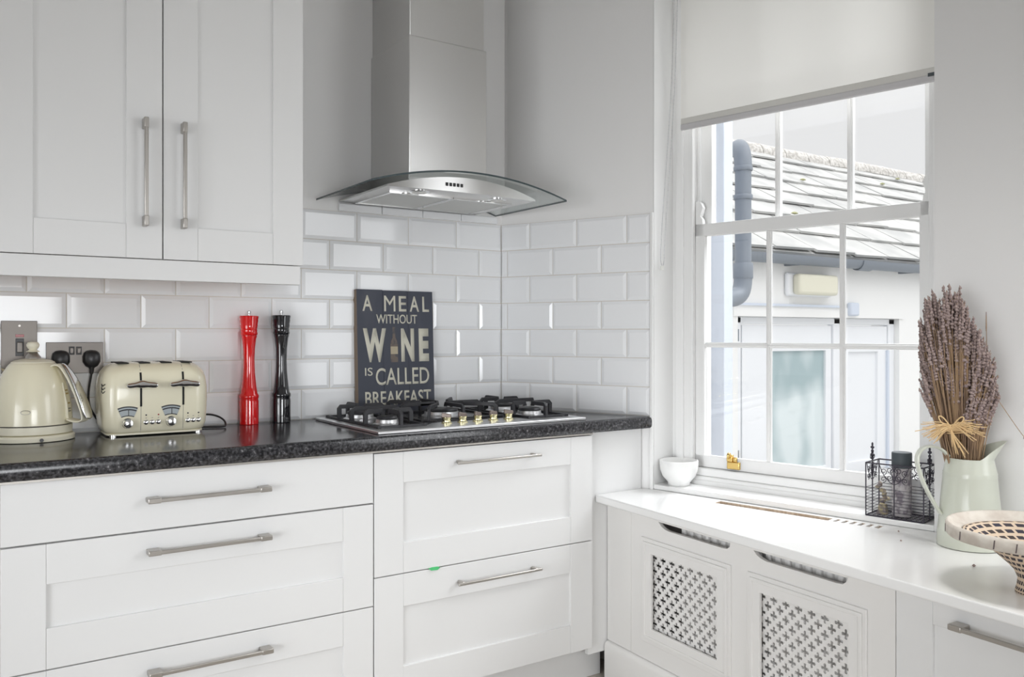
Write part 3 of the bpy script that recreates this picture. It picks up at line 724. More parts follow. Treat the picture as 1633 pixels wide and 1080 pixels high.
MB().lathe([(.020, 1.118), (.0185, 1.128), (.0125, 1.136), (.010, 1.141)], kl, 28).build('lid_collar', M['nickel'], lid)
MB().lathe([(.0165, 1.1405), (.0170, 1.1420), (.012, 1.1440), (.009, 1.147), (.0125, 1.150), (.0155, 1.156), (.0160, 1.161), (.0130, 1.1665), (.006, 1.169)], kl, 28).build('lid_knob', M['creamp'], lid)
ka = math.radians(-33); hd = Vector((math.cos(ka), math.sin(ka), 0)); hs = Vector((-hd.y, hd.x, 0)); K0 = Vector((kx, ky, 0))
def kp(r, z): return K0+hd*(r if r < .09 else .09+(r-.09)*1.22)+Vector((0, 0, z))
path = [kp(.050, 1.095), kp(.066, 1.1065), kp(.080, 1.104), kp(.092, 1.088), kp(.106, 1.058), kp(.119, 1.020), kp(.129, .985), kp(.136, .957), kp(.128, .948), kp(.110, .950), kp(.094, .958)]
sec = [(-.021, -.004), (.021, -.004), (.023, 0), (.021, .004), (-.021, .004), (-.023, 0)]
h = MB().tube(path, .01, sec=(hs, sec)).build('handle', M['creamp'], ke, subsurf=2, ang=80)
pa = [kp(.0795, 1.1100), kp(.088, 1.104), kp(.0975, 1.089), kp(.1120, 1.059), kp(.1255, 1.021), kp(.136, .985), kp(.1435, .953)]
ws = [.006, .013, .019, .024, .028, .031, .031]; rr = []
for p, w in zip(pa, ws): rr.append([p+hs*w, p+hs*w*.6+hd*.003, p+hd*.0045, p-hs*w*.6+hd*.003, p-hs*w, p-hd*.004])
MB().loft(rr).build('handle_trim', M['chrome'], h, subsurf=1, ang=60)
m = MB(); rr = []
for z, w in ((.958, .012), (.965, .014), (1.0, .013), (1.045, .012), (1.056, .009)):
    r = [b for b in [r0+(r1-r0)*(z-z0)/(z1-z0) for (r0, z0), (r1, z1) in zip(pr, pr[1:]) if z0 <= z <= z1]][0]
    rr.append([kp(r-.006, z)+hs*w, kp(r+.002, z)+hs*w*.8, kp(r+.003, z)-hs*w*.8, kp(r-.006, z)-hs*w])
g = MB().loft(rr).build('water_gauge', M['creamp'], ke)
for z, mm in ((1.035, 'window'), (1.026, 'window'), (1.000, 'window'), (.985, 'mark'), (.978, 'mark')):
    r = [b for b in [r0+(r1-r0)*(z-z0)/(z1-z0) for (r0, z0), (r1, z1) in zip(pr, pr[1:]) if z0 <= z <= z1]][0]
    p = kp(r+.0022, z); MB().add([p+hs*.006+Vector((0, 0, .002)), p-hs*.006+Vector((0, 0, .002)), p-hs*.006-Vector((0, 0, .002)), p+hs*.006-Vector((0, 0, .002)),
       p+hs*.006+hd*.0012+Vector((0, 0, .002)), p-hs*.006+hd*.0012+Vector((0, 0, .002)), p-hs*.006+hd*.0012-Vector((0, 0, .002)), p+hs*.006+hd*.0012-Vector((0, 0, .002))],
       [(0, 1, 2, 3), (4, 5, 6, 7), (0, 1, 5, 4), (1, 2, 6, 5), (2, 3, 7, 6), (3, 0, 4, 7)]).build('level_mark', M[mm], g)
m = MB(); sa = ka+PI
for z, r, w in (): pass
sp = [[K0+Matrix.Rotation(sa+d, 3, 'Z') @ Vector((r, 0, z)) for d, r, z in ((-.28, .070, 1.085), (0, .080+e, 1.086+e*.9), (.28, .070, 1.085), (.22, .055, 1.06-.0*e), (0, .060+e*.6, 1.05+e*.4), (-.22, .055, 1.06))] for e in (0, .014, .028)]
MB().loft(sp).build('spout', M['cream'], ke, subsurf=1)
ring = [K0+Matrix.Rotation(math.radians(-105)+.12*math.cos(t), 3, 'Z') @ Vector((.0958, 0, .981+.0055*math.sin(t))) for t in [2*PI*k/24 for k in range(24)]]
MB().tube(ring, .0006, 5, closed=True).build('oval_emblem', M['nickel'], ke)

# ------------------------------------------------------------------ switch, socket, plugs
PF = lambda x, b, z: Vector((x, 2.7745+b, z))
cs = thing('cooker_switch', 'tall brushed metal cooker switch plate at the left edge above the kettle', 'switch', (.187, 2.7745, 1.152))
MB().box(.1425, .2315, -.005, 0, 1.078, 1.227, PF).build('switch_plate', M['plate'], cs, bevel=.0012)
MB().box(.1775, .1985, -.0058, -.004, 1.127, 1.177, PF).build('switch_surround', M['black'], cs, bevel=.001)
MB().box(.1805, .1955, -.009, -.004, 1.137, 1.167, PF).build('rocker', M['plate'], cs, bevel=.002)
MB().box(.1775, .1985, -.006, -.004, 1.181, 1.1885, PF).build('neon_light', M['redlamp'], cs, bevel=.0005)
for z in (1.213, 1.092): MB().lathe([(.0032, 0), (.003, .0012)], PF(.1875, -.0045, z), 12, rot=Euler((PI/2, 0, 0)).to_matrix()).build('screw', M['nickel'], cs)
so = thing('double_socket', 'brushed metal double socket plate above the kettle handle', 'socket', (.329, 2.7745, 1.12))
MB().box(.2535, .4035, -.005, 0, 1.0745, 1.1655, PF).build('socket_plate', M['plate'], so, bevel=.0012)
for x in (.3195, .3385):
    r = MB().box(x-.0075, x+.0075, -.006, -.004, 1.129, 1.153, PF).build('switch_surround', M['black'], so, bevel=.0008)
    MB().box(x-.005, x+.005, -.0085, -.004, 1.1325, 1.1495, PF).build('rocker', M['plate'], r, bevel=.0015)
def plug(x, lab, lead=None):
    t = thing('plug', lab, 'plug', (x, 2.7685, 1.118), 'black plugs in the double socket')
    o = [(-.0235, -.008), (-.0235, .008), (-.0205, .018), (-.013, .0245), (0, .0265), (.013, .0245), (.0205, .018), (.0235, .008), (.0235, -.008), (.016, -.0205), (.007, -.026), (-.007, -.026), (-.016, -.0205)]
    rr = [[Vector((x+a*s, 2.7690-d, 1.116+c*s)) for a, c in o] for d, s in ((0, .92), (.004, 1), (.014, 1), (.022, .9), (.026, .68))]
    MB().loft(rr).build('plug_body', M['black'], t, ang=45)
    MB().tube([(x, 2.754, 1.094), (x, 2.752, 1.082), (x-.001, 2.752, 1.073)], [.0075, .006, .0048], 10).build('cord_grip', M['black'], t)
    if lead: MB().tube(lead, .0032, 8).build('power_lead', M['black'], t)
plug(.290, 'black plug in the left side of the double socket')
plug(.3705, 'black plug with hanging lead in the right side of the double socket', bez((.3695, 2.752, 1.075), (.362, 2.75, 1.03), (.352, 2.745, .99), (.375, 2.755, .955), 14)+bez((.375, 2.755, .955), (.385, 2.765, .935), (.40, 2.768, .92), (.43, 2.764, .906), 8)[1:])

# ------------------------------------------------------------------ bench along the window: top, radiator cover, cupboard
ZBN = .642
def wall_xy(s, n=0): p = W(s, n, 0); return (p.x, p.y)
fr0 = F(0, -.055, 0); fr1 = F(2.2, -.055, 0)
out = [(1.853, 2.2365), (fr1.x, fr1.y), wall_xy(2.30, -.002), wall_xy(.0, -.002), (2.074, 2.2365)]
vent = [wall_xy(.275, -.066), wall_xy(.80, -.066), wall_xy(.80, -.022), wall_xy(.275, -.022)]
mb = MB().plate(out, [vent], ZBN-.026, ZBN, lambda a, b, c: Vector((a, c, b)))
bt_ = mb.build('bench_top', M['bench'], bevel=.004)
tag(bt_, 'white painted shelf top running below the window over the radiator cover', 'worktop')
vg = thing('vent_grating', 'timber lined vent slot let into the bench top in front of the window board', 'vent', W(.54, -.046, ZBN-.03))
m = MB().box(.27, .805, -.070, -.0645, ZBN-.06, ZBN-.0025, W).box(.27, .805, -.0235, -.018, ZBN-.06, ZBN-.0025, W).box(.268, .2765, -.070, -.018, ZBN-.06, ZBN-.0025, W).box(.7985, .807, -.070, -.018, ZBN-.06, ZBN-.0025, W)
m.build('slot_lining', M['wood'], vg)
MB().box(.277, .798, -.064, -.040, ZBN-.024, ZBN-.016, W).build('slat', M['wood'], vg)
for k in range(6): MB().box(.655+k*.024, .668+k*.024, -.0645, -.0235, ZBN-.008, ZBN-.001, W).build('bar', M['bench'], vg, bevel=.001)
BL = 1.1135                                     # cover runs 0..BL along the bench front
rc = thing('radiator_cover', 'white radiator cover with two pierced lattice grilles below the window', 'radiator cover', F(.56, .01, .14))
def slot(a0, a1):
    zt_, zb_ = .594, .5735
    return [(a0, zt_), (a0+.012, zt_-.011), (a0+.028, zb_+.003), (a0+.045, zb_), (a1-.035, zb_), (a1-.014, zb_+.002), (a1-.004, zb_+.010), (a1, zt_)]
op1 = (.240, .527, .245, .485); op2 = (.702, .980, .245, .485)
holes = [slot(.271, .587), slot(.674, .982)]+[[(a0-.012, z0-.012), (a1+.012, z0-.012), (a1+.012, z1+.012), (a0-.012, z1+.012)] for a0, a1, z0, z1 in (op1, op2)]
MB().plate([(.131, .138), (BL, .138), (BL, .6155), (.131, .6155)], holes, .002, .016, F).build('front_panel', M['cover'], rc, bevel=.0008)
MB().box(0, .1295, .002, .016, .138, .6155, F).build('side_strip', M['cover'], rc, bevel=.0012)
def cell(m, cu, cv, P, f):
    l, w0, w1, c = P*.60, P*.15, P*.19, P*.07
    q = [(l, 0), (P, 0), (0, P), (0, l), (w1*.55, l), (w1, l-c), (w1, l-2.6*c), (w0, w0), (l-2.6*c, w1), (l-c, w1), (l, w1*.55)]
    for sx_, sy_ in ((1, 1), (-1, 1), (-1, -1), (1, -1)):
        P2 = [((cu+x*sx_), (cv+y*sy_)) for x, y in q]
        if sx_*sy_ < 0: P2 = P2[::-1]
        n = len(P2)
        vs = [f(a, 0, c_) for a, c_ in P2]+[f(a, .004, c_) for a, c_ in P2]
        m.add(vs, [tuple(range(n)), tuple(reversed(range(n, 2*n)))]+[(i, (i+1) % n, (i+1) % n+n, i+n) for i in range(n)])
for a0, a1, z0, z1 in (op1, op2):
    m = MB(); P = .0211; ca, cz = (a0+a1)/2, (z0+z1)/2
    for i in range(-14, 15):
        for j in range(-14, 15):
            x, y = (i-j)*P, (i+j)*P
            if abs(x) < (a1-a0)/2+.012 and abs(y) < (z1-z0)/2+.012:
                cell(m, x, y, P, lambda a, b, c, ca=ca, cz=cz: F(ca+a, .0145+b, cz+c))
    g = m.build('grille', M['cover'], rc, ang=20)
    fr = MB(); lo, ro = (.050, .064) if a0 < .5 else (.047, .060)
    def rim(e, d0, d1, w_):
        a, b, c, d = a0-e[0], a1+e[1], z0-e[2], z1+e[2]
        fr.plate([(a, c), (b, c), (b, d), (a, d)], [[(a+w_[0], c+w_[1]), (b-w_[0], c+w_[1]), (b-w_[0], d-w_[1]), (a+w_[0], d-w_[1])]], d0, d1, F)
    rim((lo, ro, .048), -.004, .002, (.012, .012)); rim((lo-.012, ro-.012, .036), -.007, .002, (.010, .010)); rim((lo-.020, ro-.024, .026), -.0045, .006, (lo-.020, .026)); 
    fr.build('grille_frame', M['cover'], g, bevel=.0015)
# dark interior side is the wall below the window; radiator inside
rd = thing('radiator', 'pale ribbed radiator seen through the slots of the white cover', 'radiator', F(.62, .2, .2))
m = MB().box(.33, 1.06, .052, .062, .17, .600, F); m.build('panel', M['rad'], rd, bevel=.003)
for k in range(21): MB().box(.335+k*.0345, .352+k*.0345, .040, .053, .18, .590, F).build('rib', M['rad'], rd, bevel=.004)
m = MB().box(.20, .30, .10, .12, .575, .590, F).box(.285, .30, .10, .12, .2, .59, F)
m.build('pipe', M['iron'], rd)
# skirting below the cover
m = MB().plate([(-.012, 0), (-.012, .118), (-.009, .128), (-.002, .134), (.016, .137), (.016, 0)], [], .002, 1.113, lambda a, b, c: F(b, a, c))
struct(m.build('baseboard_right', M['cover']), 'white moulded skirting below the radiator cover', 'skirting')
# cupboard at the right end of the bench
rcab = thing('base_cabinet', 'white drawer cabinet under the bench at the right edge', 'cabinet', F(1.6, .2, 0))
MB().box(1.118, 2.05, .022, .40, .132, .614, F).build('carcass', M['paint'], rcab)
d = shaker(F, 1.1165, 1.716, .135, .600, .0905, .06, .052, 'drawer', M['paint'], rcab); bow_handle(F, 1.262, 1.566, .5655, d)
m = MB().box(1.1165, 2.05, .004, .02, .602, .6155, F); m.build('top_rail', M['paint'], rcab)
m = MB().box(1.1165, 2.05, .05, .066, 0, .13, F)
tag(m.build('plinth', M['paint']), 'white kickboard below the drawer cabinet at the right', 'plinth')

# ------------------------------------------------------------------ marble bowl on the window board
mo = W(.070, .050, .659)
bo = thing('marble_bowl', 'small white marble bowl at the left end of the window board', 'bowl', mo)
MB().lathe([(.034, 0), (.0375, .002), (.0385, .010), (.0430, .016), (.0570, .032), (.0655, .054), (.0675, .080), (.0672, .087), (.0640, .088), (.0618, .083), (.0600, .056), (.0500, .032), (.028, .020), (.005, .018)], mo, 44).build('bowl_body', M['marble'], bo, ang=60)

# ------------------------------------------------------------------ wire basket and its pillar
ZS = .659
b0, b1, n0, n1, h = .742, .902, -.003, .098, .155
bk = thing('wire_basket', 'dark wire basket with scrolled finials on the window board left of the jug', 'basket', W((b0+b1)/2, .05, ZS))
def wt(m, pts, r=.0016, seg=6): m.tube([W(*p) for p in pts], r, seg)
m = MB()
for z in (ZS+.0025, ZS+h):
    m.tube([W(b0, n0, z), W(b1, n0, z), W(b1, n1, z), W(b0, n1, z)], .0022, 6, closed=True)
for s_, n_ in ((b0, n0), (b1, n0), (b1, n1), (b0, n1), ((b0+b1)/2, n0), ((b0+b1)/2, n1), (b0, .047), (b1, .047)): wt(m, [(s_, n_, ZS+.002), (s_, n_, ZS+h)], .0019)
wt(m, [((b0+b1)/2, n0, ZS+.0025), ((b0+b1)/2, n1, ZS+.0025)], .0018)
m.build('frame', M['wire'], bk)
m = MB()
for k in range(9):
    z = ZS+.010+k*.0092
    pts = [W(b0, n0, z), W(b1, n0, z), W(b1, n1, z), W(b0, n1, z)]
    m.tube(pts, .0008, 4, closed=True)
for k in range(1, 12): wt(m, [(b0+(b1-b0)*k/12, n0, ZS+.0015), (b0+(b1-b0)*k/12, n1, ZS+.0015)], .0009, 4)
for k in range(1, 7): wt(m, [(b0, n0+(n1-n0)*k/7, ZS+.0015), (b1, n0+(n1-n0)*k/7, ZS+.0015)], .0009, 4)
m.build('wire_mesh', M['wire'], bk)
def spiral(c, r, turns, a0, sgn, f, n=22):
    return [f(c[0]+r*(1-t*.8)*math.cos(a0+sgn*t*turns*2*PI), c[1]+r*(1-t*.8)*math.sin(a0+sgn*t*turns*2*PI)) for t in [i/n for i in range(n+1)]]
def scroll(f):
    m = MB()
    for q in (-1, 1):
        for zz, r in ((-.015, .011), (-.037, .010)):
            m.tube(spiral((q*.012, zz), r, 1.5, PI/2 if q > 0 else PI/2, q, f), .0011, 5)
            m.tube(spiral((q*.030, zz-.006), r*.9, 1.3, -PI/2, -q, f), .0011, 5)
        m.tube([f(0, -.001), f(q*.010, -.020), f(0, -.052)], .0012, 5)
        m.tube([f(q*.042, -.001), f(q*.030, -.030), f(q*.012, -.050), f(0, -.056)], .0012, 5)
    m.tube([f(0, -.058), f(0, -.0005)], .0014, 5)
    return m
def finial(f):
    m = MB(); w = f(0, 0)
    for z, r in ((.008, .0045), (.018, .0065), (.029, .0042), (.040, .0055), (.049, .003)):
        m.lathe([(.0008, z-.006), (r, z-.002), (r, z+.002), (.0008, z+.006)], (w.x, w.y, w.z), 10)
    for q in (-1, 1):
        m.tube(spiral((q*.010, .012), .009, 1.2, PI if q > 0 else 0, -q, f), .0011, 5)
        m.tube([f(q*.001, .002), f(q*.007, .022), f(q*.002, .034)], .0012, 5)
    return m
zt_ = ZS+h
for s_ in (b0, b1):
    f = lambda a, c, s_=s_: W(s_, .047+a, zt_+c)
    e = scroll(f).build('scroll_panel', M['wire'], bk); finial(f).build('finial', M['wire'], e)
for n_ in (n0, n1):
    f = lambda a, c, n_=n_: W((b0+b1)/2+a, n_, zt_+c)
    scroll(f).build('scroll_panel', M['wire'], bk)
cc = W(.824, .052, ZS+.0035)
cd = thing('pillar_candle', 'tall marbled pillar with dark grey top standing inside the wire basket', 'candle', cc)
MB().lathe([(.0255, 0), (.0265, .002), (.0265, .138), (.0255, .140)], cc, 32).build('marbled_sleeve', M['floral'], cd)
MB().lathe([(.0250, .139), (.0275, .141), (.0275, .181), (.0262, .184), (.006, .183)], cc, 32).build('grey_top', M['slate_can'], cd)
m = MB()
for k in range(9):
    a = random.uniform(0, 6.28); c = W(.770+random.uniform(-.012, .012), .05+random.uniform(-.02, .02), ZS+.018+k*.009)
    m.lathe([(.001, -.007), (.010, 0), (.001, .007)], c, 7, rot=Euler((random.uniform(-1, 1), random.uniform(-1, 1), a)).to_matrix())
m.add([W(.758, .038, ZS+.002), W(.784, .038, ZS+.002), W(.784, .062, ZS+.002), W(.758, .062, ZS+.002), W(.762, .042, ZS+.03), W(.780, .042, ZS+.03), W(.780, .058, ZS+.03), W(.762, .058, ZS+.03)], [(0, 1, 2, 3), (4, 5, 6, 7), (0, 1, 5, 4), (1, 2, 6, 5), (2, 3, 7, 6), (3, 0, 4, 7)])
tag(m.build('potpourri', mat('dry_yellow_petals', (.42, .36, .22), .9, noise=(70, (.22, .19, .20), .4, .6, U))), 'small heap of dry yellowish petals in the left of the wire basket', 'dried flowers')

# ------------------------------------------------------------------ enamel jug
VR = Vector((.4645, -.8856, 0)); VF = Vector((.8856, .4645, 0))         # along the wall side and towards it
JC = Vector((2.206, 1.152, ZBN))
jg = thing('enamel_jug', 'pale mint enamel pitcher jug holding dried lavender on the bench', 'jug', JC)
prof = [(.0700, 0), (.0775, .002), (.0780, .012), (.0765, .030), (.0772, .033), (.0758, .037), (.0766, .040), (.0750, .044), (.0695, .110), (.0632, .180), (.0640, .183), (.0626, .187), (.0634, .190), (.0618, .194), (.0560, .222), (.0550, .228)]
MB().lathe(prof+[(.0540, .228), (.0535, .222), (.060, .18), (.072, .04), (.070, .006)], JC, 56).build('jug_body', M['jug'], jg, ang=60)
JR = VR*math.cos(math.radians(24))+VF*math.sin(math.radians(24)); JF = VF*math.cos(math.radians(24))-VR*math.sin(math.radians(24))
# collar with the raised pouring lip
m = MB(); rings = []; n = 40
for t in (0, .33, .66, 1.0):
    rg = []
    for k in range(n):
        a = 2*PI*k/n; cosv = math.cos(a)                     # a=0 is the spout
        lift = max(0, cosv)**1.3*.044 + .0015; flare = 1+.55*t*max(0, cosv)**2*1.15
        r = (.0555)*flare
        rg.append(JC+JR*(r*cosv)+JF*(.0555*math.sin(a)*(1-.18*t*max(0, cosv)))+Vector((0, 0, .227+lift*t)))
    rings.append(rg)
rin = [[p+(JC+Vector((0, 0, p.z-JC.z))-p).normalized()*.0015 for p in rg] for rg in reversed(rings)]
m.loft(rings+rin, cap=False).build('spout_collar', M['jug'], jg, ang=70)
hp = bez(JC-JR*.054+Vector((0, 0, .232)), JC-JR*.085+Vector((0, 0, .275)), JC-JR*.150+Vector((0, 0, .262)), JC-JR*.128+Vector((0, 0, .195)), 16)+bez(JC-JR*.128+Vector((0, 0, .195)), JC-JR*.117+Vector((0, 0, .155)), JC-JR*.092+Vector((0, 0, .110)), JC-JR*.073+Vector((0, 0, .082)), 12)[1:]
MB().tube(hp, .01, sec=(JF, [(-.0095, -.0028), (.0095, -.0028), (.011, 0), (.0095, .0028), (-.0095, .0028), (-.011, 0)])).build('handle', M['jug'], jg, ang=50)

# ------------------------------------------------------------------ dried lavender
lavo = JC+Vector((0, 0, .03))
lv_ = thing('lavender_bunch', 'bunch of dried purple grey lavender tied with raffia in the jug', 'dried flowers', lavo)
ENV = [(-.122, 1.235), (-.105, 1.285), (-.075, 1.300), (-.04, 1.305), (-.012, 1.292), (.0, 1.225), (.02, 1.205), (.04, 1.155), (.055, 1.12), (.068, 1.07)]
def env(r):
    for (r0, z0), (r1, z1) in zip(ENV, ENV[1:]):
        if r0 <= r <= r1: return z0+(z1-z0)*(r-r0)/(r1-r0)
    return 1.1
def stalk(m, front=None):
    r = random.uniform(-.120, .066); d = random.uniform(-.036, .036)
    top = env(r)+random.gauss(0, .011)-random.random()**1.2*.23
    if front is not None: d = -.040+random.uniform(0, .018); 
    hl = random.uniform(.045, .085)
    base = JC+VR*(r*.22+random.uniform(-.012, .012))+VF*(d*.7)+Vector((0, 0, random.uniform(.06, .12)))
    mid = JC+VR*(r*.42-.015+random.uniform(-.006, .006))+VF*(d*.95)+Vector((0, 0, .29))
    tip = JC+VR*r+VF*d+Vector((0, 0, max(top, 1.03)-ZBN))
    pts = bez(base, base.lerp(mid, .6)+Vector((0, 0, .03)), mid+(tip-mid)*.35+VR*random.uniform(-.016, .016)+VF*random.uniform(-.01, .01), tip, 7)
    m.m = 0; m.tube(pts, [.0011]*7+[.0007], 4)
    ax = (pts[-1]-pts[-2]).normalized(); q = ax.to_track_quat('Z', 'Y').to_matrix(); m.m = 1
    nn = int(hl/.0075)
    for k in range(nn):
        t = k/nn
        if k == 1 and random.random() < .5: continue
        rr = .0062*(1-.5*t)*random.uniform(.6, 1.35)
        c = tip-ax*hl*(1-t)+Vector((random.uniform(-1, 1), random.uniform(-1, 1), 0))*.0012
        rot = q @ Euler((random.uniform(-.4, .4), random.uniform(-.4, .4), random.uniform(0, 6))).to_matrix()
        m.lathe([(.0008, -.0035), (rr, -.0005), (rr*.75, .003), (.0006, .0062)], c, 5, rot=rot, cap0=False, cap1=False)
for i in range(100):
    m = MB(); stalk(m, True); m.build('flower_stalk', [M['stalk'], M['head']], lv_, ang=80)
m = MB()
for i in range(520): stalk(m)
o = m.build('flower_stalks', [M['stalk'], M['head']], lv_, ang=80); o['kind'] = 'stuff'
# odd stray stalks
m = MB(); p = [JC+VR*.02+Vector((0, 0, .2)), JC+VR*.04+Vector((0, 0, .37)), JC+VR*.037+VF*.02+Vector((0, 0, .60))]
m.tube(bez(p[0], p[1], p[1], p[2], 8), .0010, 4); m.m = 1; m.lathe([(.001, 0), (.0018, .01), (.001, .05)], p[2]-Vector((0, 0, .045)), 5)
m.build('stray_stalk', [M['stalk'], M['head']], lv_)
m = MB(); p = [JC+VR*.045+VF*-.02+Vector((0, 0, .43)), JC+VR*.066-VF*.025+Vector((0, 0, .375)), JC+VR*.095-VF*.03+Vector((0, 0, .325)), JC+VR*.127-VF*.03+Vector((0, 0, .279))]
m.tube(bez(JC+VR*.02+Vector((0, 0, .25)), JC+VR*.03-VF*.01+Vector((0, 0, .37)), p[0], p[1], 6)+bez(p[1], p[1].lerp(p[3], .3), p[2], p[3], 6)[1:], .0009, 4); m.m = 1
for e in (0, .012): m.lathe([(.001, -.004), (.0042, 0), (.001, .004)], p[3]+(p[2]-p[3]).normalized()*e, 6)
m.build('stray_stalk', [M['stalk'], M['head']], lv_)
# raffia tie with loose bow ends
m = MB(); TC = JC-VR*.022+Vector((0, 0, .306))
def around(z, rx, ry): return [TC+VR*rx*math.cos(a)+VF*ry*math.sin(a)+Vector((0, 0, z+.006*math.cos(a))) for a in [2*PI*k/28 for k in range(28)]]
for z, rx in ((-.010, .044), (-.005, .046), (0, .047), (.005, .047), (.010, .046)): m.tube(around(z, rx, .046), .0020, 5, closed=True)
KN = TC-VF*.049-VR*.020
for k in range(54):
    a = random.uniform(-.5, .9)+(PI if random.random() < .62 else 0); ln = random.uniform(.035, .085)
    e = KN+VR*(math.cos(a)*ln)+Vector((0, 0, math.sin(a)*ln*.55-random.uniform(0, .02)))-VF*random.uniform(.0, .02)
    m.tube(bez(KN+Vector((0, 0, random.uniform(-.01, .01))), KN.lerp(e, .4)+Vector((0, 0, .02)), KN.lerp(e, .8)-VF*.01, e, 6), .0012, 4)
for k in range(12):
    e = KN+VR*random.uniform(.0, .06)+Vector((0, 0, random.uniform(-.075, -.04)))-VF*random.uniform(0, .01)
    m.tube(bez(KN, KN-VF*.015+Vector((0, 0, -.01)), KN.lerp(e, .7)-VF*.01, e, 6), .0012, 4)
for q in (-1, 1): m.tube(bez(KN, KN+VR*q*.03+Vector((0, 0, .06))-VF*.01, KN+VR*q*.045+Vector((0, 0, .02))-VF*.015, KN, 12), .0018, 5)
m.build('raffia_tie', M['raffia'], lv_)

# crumbs of lavender on the bench
for x, y, r, lab in ((2.017, 1.044, .0045, 'lavender crumb on the bench in front of the jug'), (2.200, 1.345, .003, 'lavender crumb on the bench below the wire basket'), (2.105, 1.28, .003, 'lavender crumb on the bench left of the jug')):
    m = MB().lathe([(.0008, 0), (r, r*.5), (r*.6, r), (.0005, r*1.4)], (x, y, ZBN), 7).tube([(x, y, ZBN+r*.6), (x+.006, y+.003, ZBN+.001)], .0007, 4)
    tag(m.build('lavender_crumb', M['head']), lab, 'crumb', 'lavender crumbs')

# ------------------------------------------------------------------ woven grass bowl
WC = Vector((1.918, .866, ZBN))
wb = thing('woven_bowl', 'shallow woven grass bowl with pale rim and black dashes at the right edge', 'bowl', WC)
def ringmesh(prof, seg, mat_, name, uvs=None, thick=True):
    me = bpy.data.meshes.new(name); vs = []; fs = []
    for r, z in prof:
        for k in range(seg):
            a = 2*PI*k/seg; vs.append((r*math.cos(a), r*math.sin(a), z))
    n = len(prof)
    for i in range(n-1):
        for k in range(seg): fs.append((i*seg+k, i*seg+(k+1) % seg, (i+1)*seg+(k+1) % seg, (i+1)*seg+k))
    me.from_pydata(vs, [], fs); me.materials.append(mat_)
    if uvs:
        ul = me.uv_layers.new(name='UVMap'); i = 0
        for p in me.polygons:
            ii, kk = divmod(i, seg); i += 1
            cs = [(kk, ii), (kk+1, ii), (kk+1, ii+1), (kk, ii+1)]
            for li, (k, j) in zip(p.loop_indices, cs): ul.data[li].uv = (k*uvs[0]/seg+j*.35, j*uvs[1])
    for p in me.polygons: p.use_smooth = True
    o = bpy.data.objects.new(name, me); COL.objects.link(o); o.parent = wb; return o
ringmesh([(.150, .112), (.1655, .113), (.1685, .118), (.1690, .134), (.1665, .141), (.1620, .1405), (.1570, .134), (.150, .126), (.138, .121), (.138, .112), (.150, .112)], 72, M['straw'], 'rim')
wm = weave_mat()
body = [(.160, .1135), (.125, .1125), (.112, .110), (.098, .101), (.082, .088), (.066, .074), (.050, .060), (.038, .047), (.031, .030), (.033, .015), (.036, .004), (.036, 0), (.02, 0), (.0, 0)]
ringmesh(body, 72, wm, 'bowl_body', (34, .62))
inn = [(.140, .120), (.132, .124), (.125, .1225), (.113, .112), (.098, .101), (.082, .091), (.064, .083), (.044, .078), (.022, .076), (.001, .075)]
ringmesh(inn, 72, wm, 'bowl_lining', (30, .62))
o = MB()
for k in range(26):
    if random.random() < .45: continue
    a = 2*PI*k/26
    o.box(-.0011, .0011, -.0006, .0006, .1165, .1345, lambda x, y, z, a=a: WC+Matrix.Rotation(a, 3, 'Z') @ Vector((.1692+y, x+(z-.12)*.12, z)))
tag(o.build('rim_stitches', mat('brown_black_stitch', (.13, .10, .10), .8), wb), 'dark stitches wound over the pale rim')

# ------------------------------------------------------------------ the yard outside
w = MB().box(2.9, 14, -6, 4.7, -.3, -.12).build('ground', M['ground']); struct(w, 'pale concrete yard outside the window', 'ground')
st = MB().box(2.45, 3.005, 2.80, 3.05, -.12, 4.5).build('wall_outside', M['render']); struct(st, 'white rendered wall end just outside the window', 'wall')
st = MB().box(3.005, 3.068, 2.70, 3.05, -.12, 4.5).build('trim_8', M['strip'], bevel=.004); struct(st, 'pale blue corner post on the wall end outside the window', 'corner post')
YO = 4.7
ob = thing('outbuilding', 'white rendered outbuilding with a slate roof seen through the sash window', 'outbuilding', (7.5, YO, -.12))
OA = lambda x, b, z: Vector((x, YO+b, z))
MB().plate([(3.9, -.12), (5.40, -.12), (5.40, 1.335), (7.70, 1.335), (7.70, -.12), (14, -.12), (14, 1.95), (3.9, 1.95)], [], 0, .3, OA).build('rendered_wall', M['render'], ob)
MB().box(5.34, 6.80, -.03, .02, 1.425, 1.445, OA).build('lintel_drip', M['strip'], ob)
MB().box(5.34, 7.76, -.012, .02, 1.335, 1.425, OA).build('lintel', M['render'], ob)
# door set
m = MB(); z1 = 1.335
m.box(5.40, 5.50, .05, .12, -.12, z1, OA).box(7.60, 7.70, .05, .12, -.12, z1, OA).box(5.40, 7.70, .05, .12, z1-.06, z1, OA).box(6.74, 6.84, .05, .12, -.12, z1, OA)
df = m.build('door_frame', M['upvc'], ob, bevel=.01)
m = MB().plate([(5.52, -.10), (6.72, -.10), (6.72, 1.265), (5.52, 1.265)], [[(5.84, .0), (6.64, .0), (6.64, 1.04), (5.84, 1.04)]], .06, .11, OA)
dr = m.build('door', M['upvc'], ob, bevel=.006)
MB().box(5.84, 6.64, .085, .092, .0, 1.04, OA).build('door_glass', M['frost'], dr)
for z in (1.20, .2): MB().box(5.425, 5.455, .035, .06, z-.07, z+.03, OA).build('hinge', M['pipe'], dr)
MB().box(5.495, 5.52, .07, .10, -.1, 1.265, OA).build('door_seal', M['pipe'], dr)
m = MB().plate([(6.85, -.10), (7.59, -.10), (7.59, 1.265), (6.85, 1.265)], [[(6.98, .0), (7.44, .0), (7.44, 1.02), (6.98, 1.02)]], .06, .11, OA)
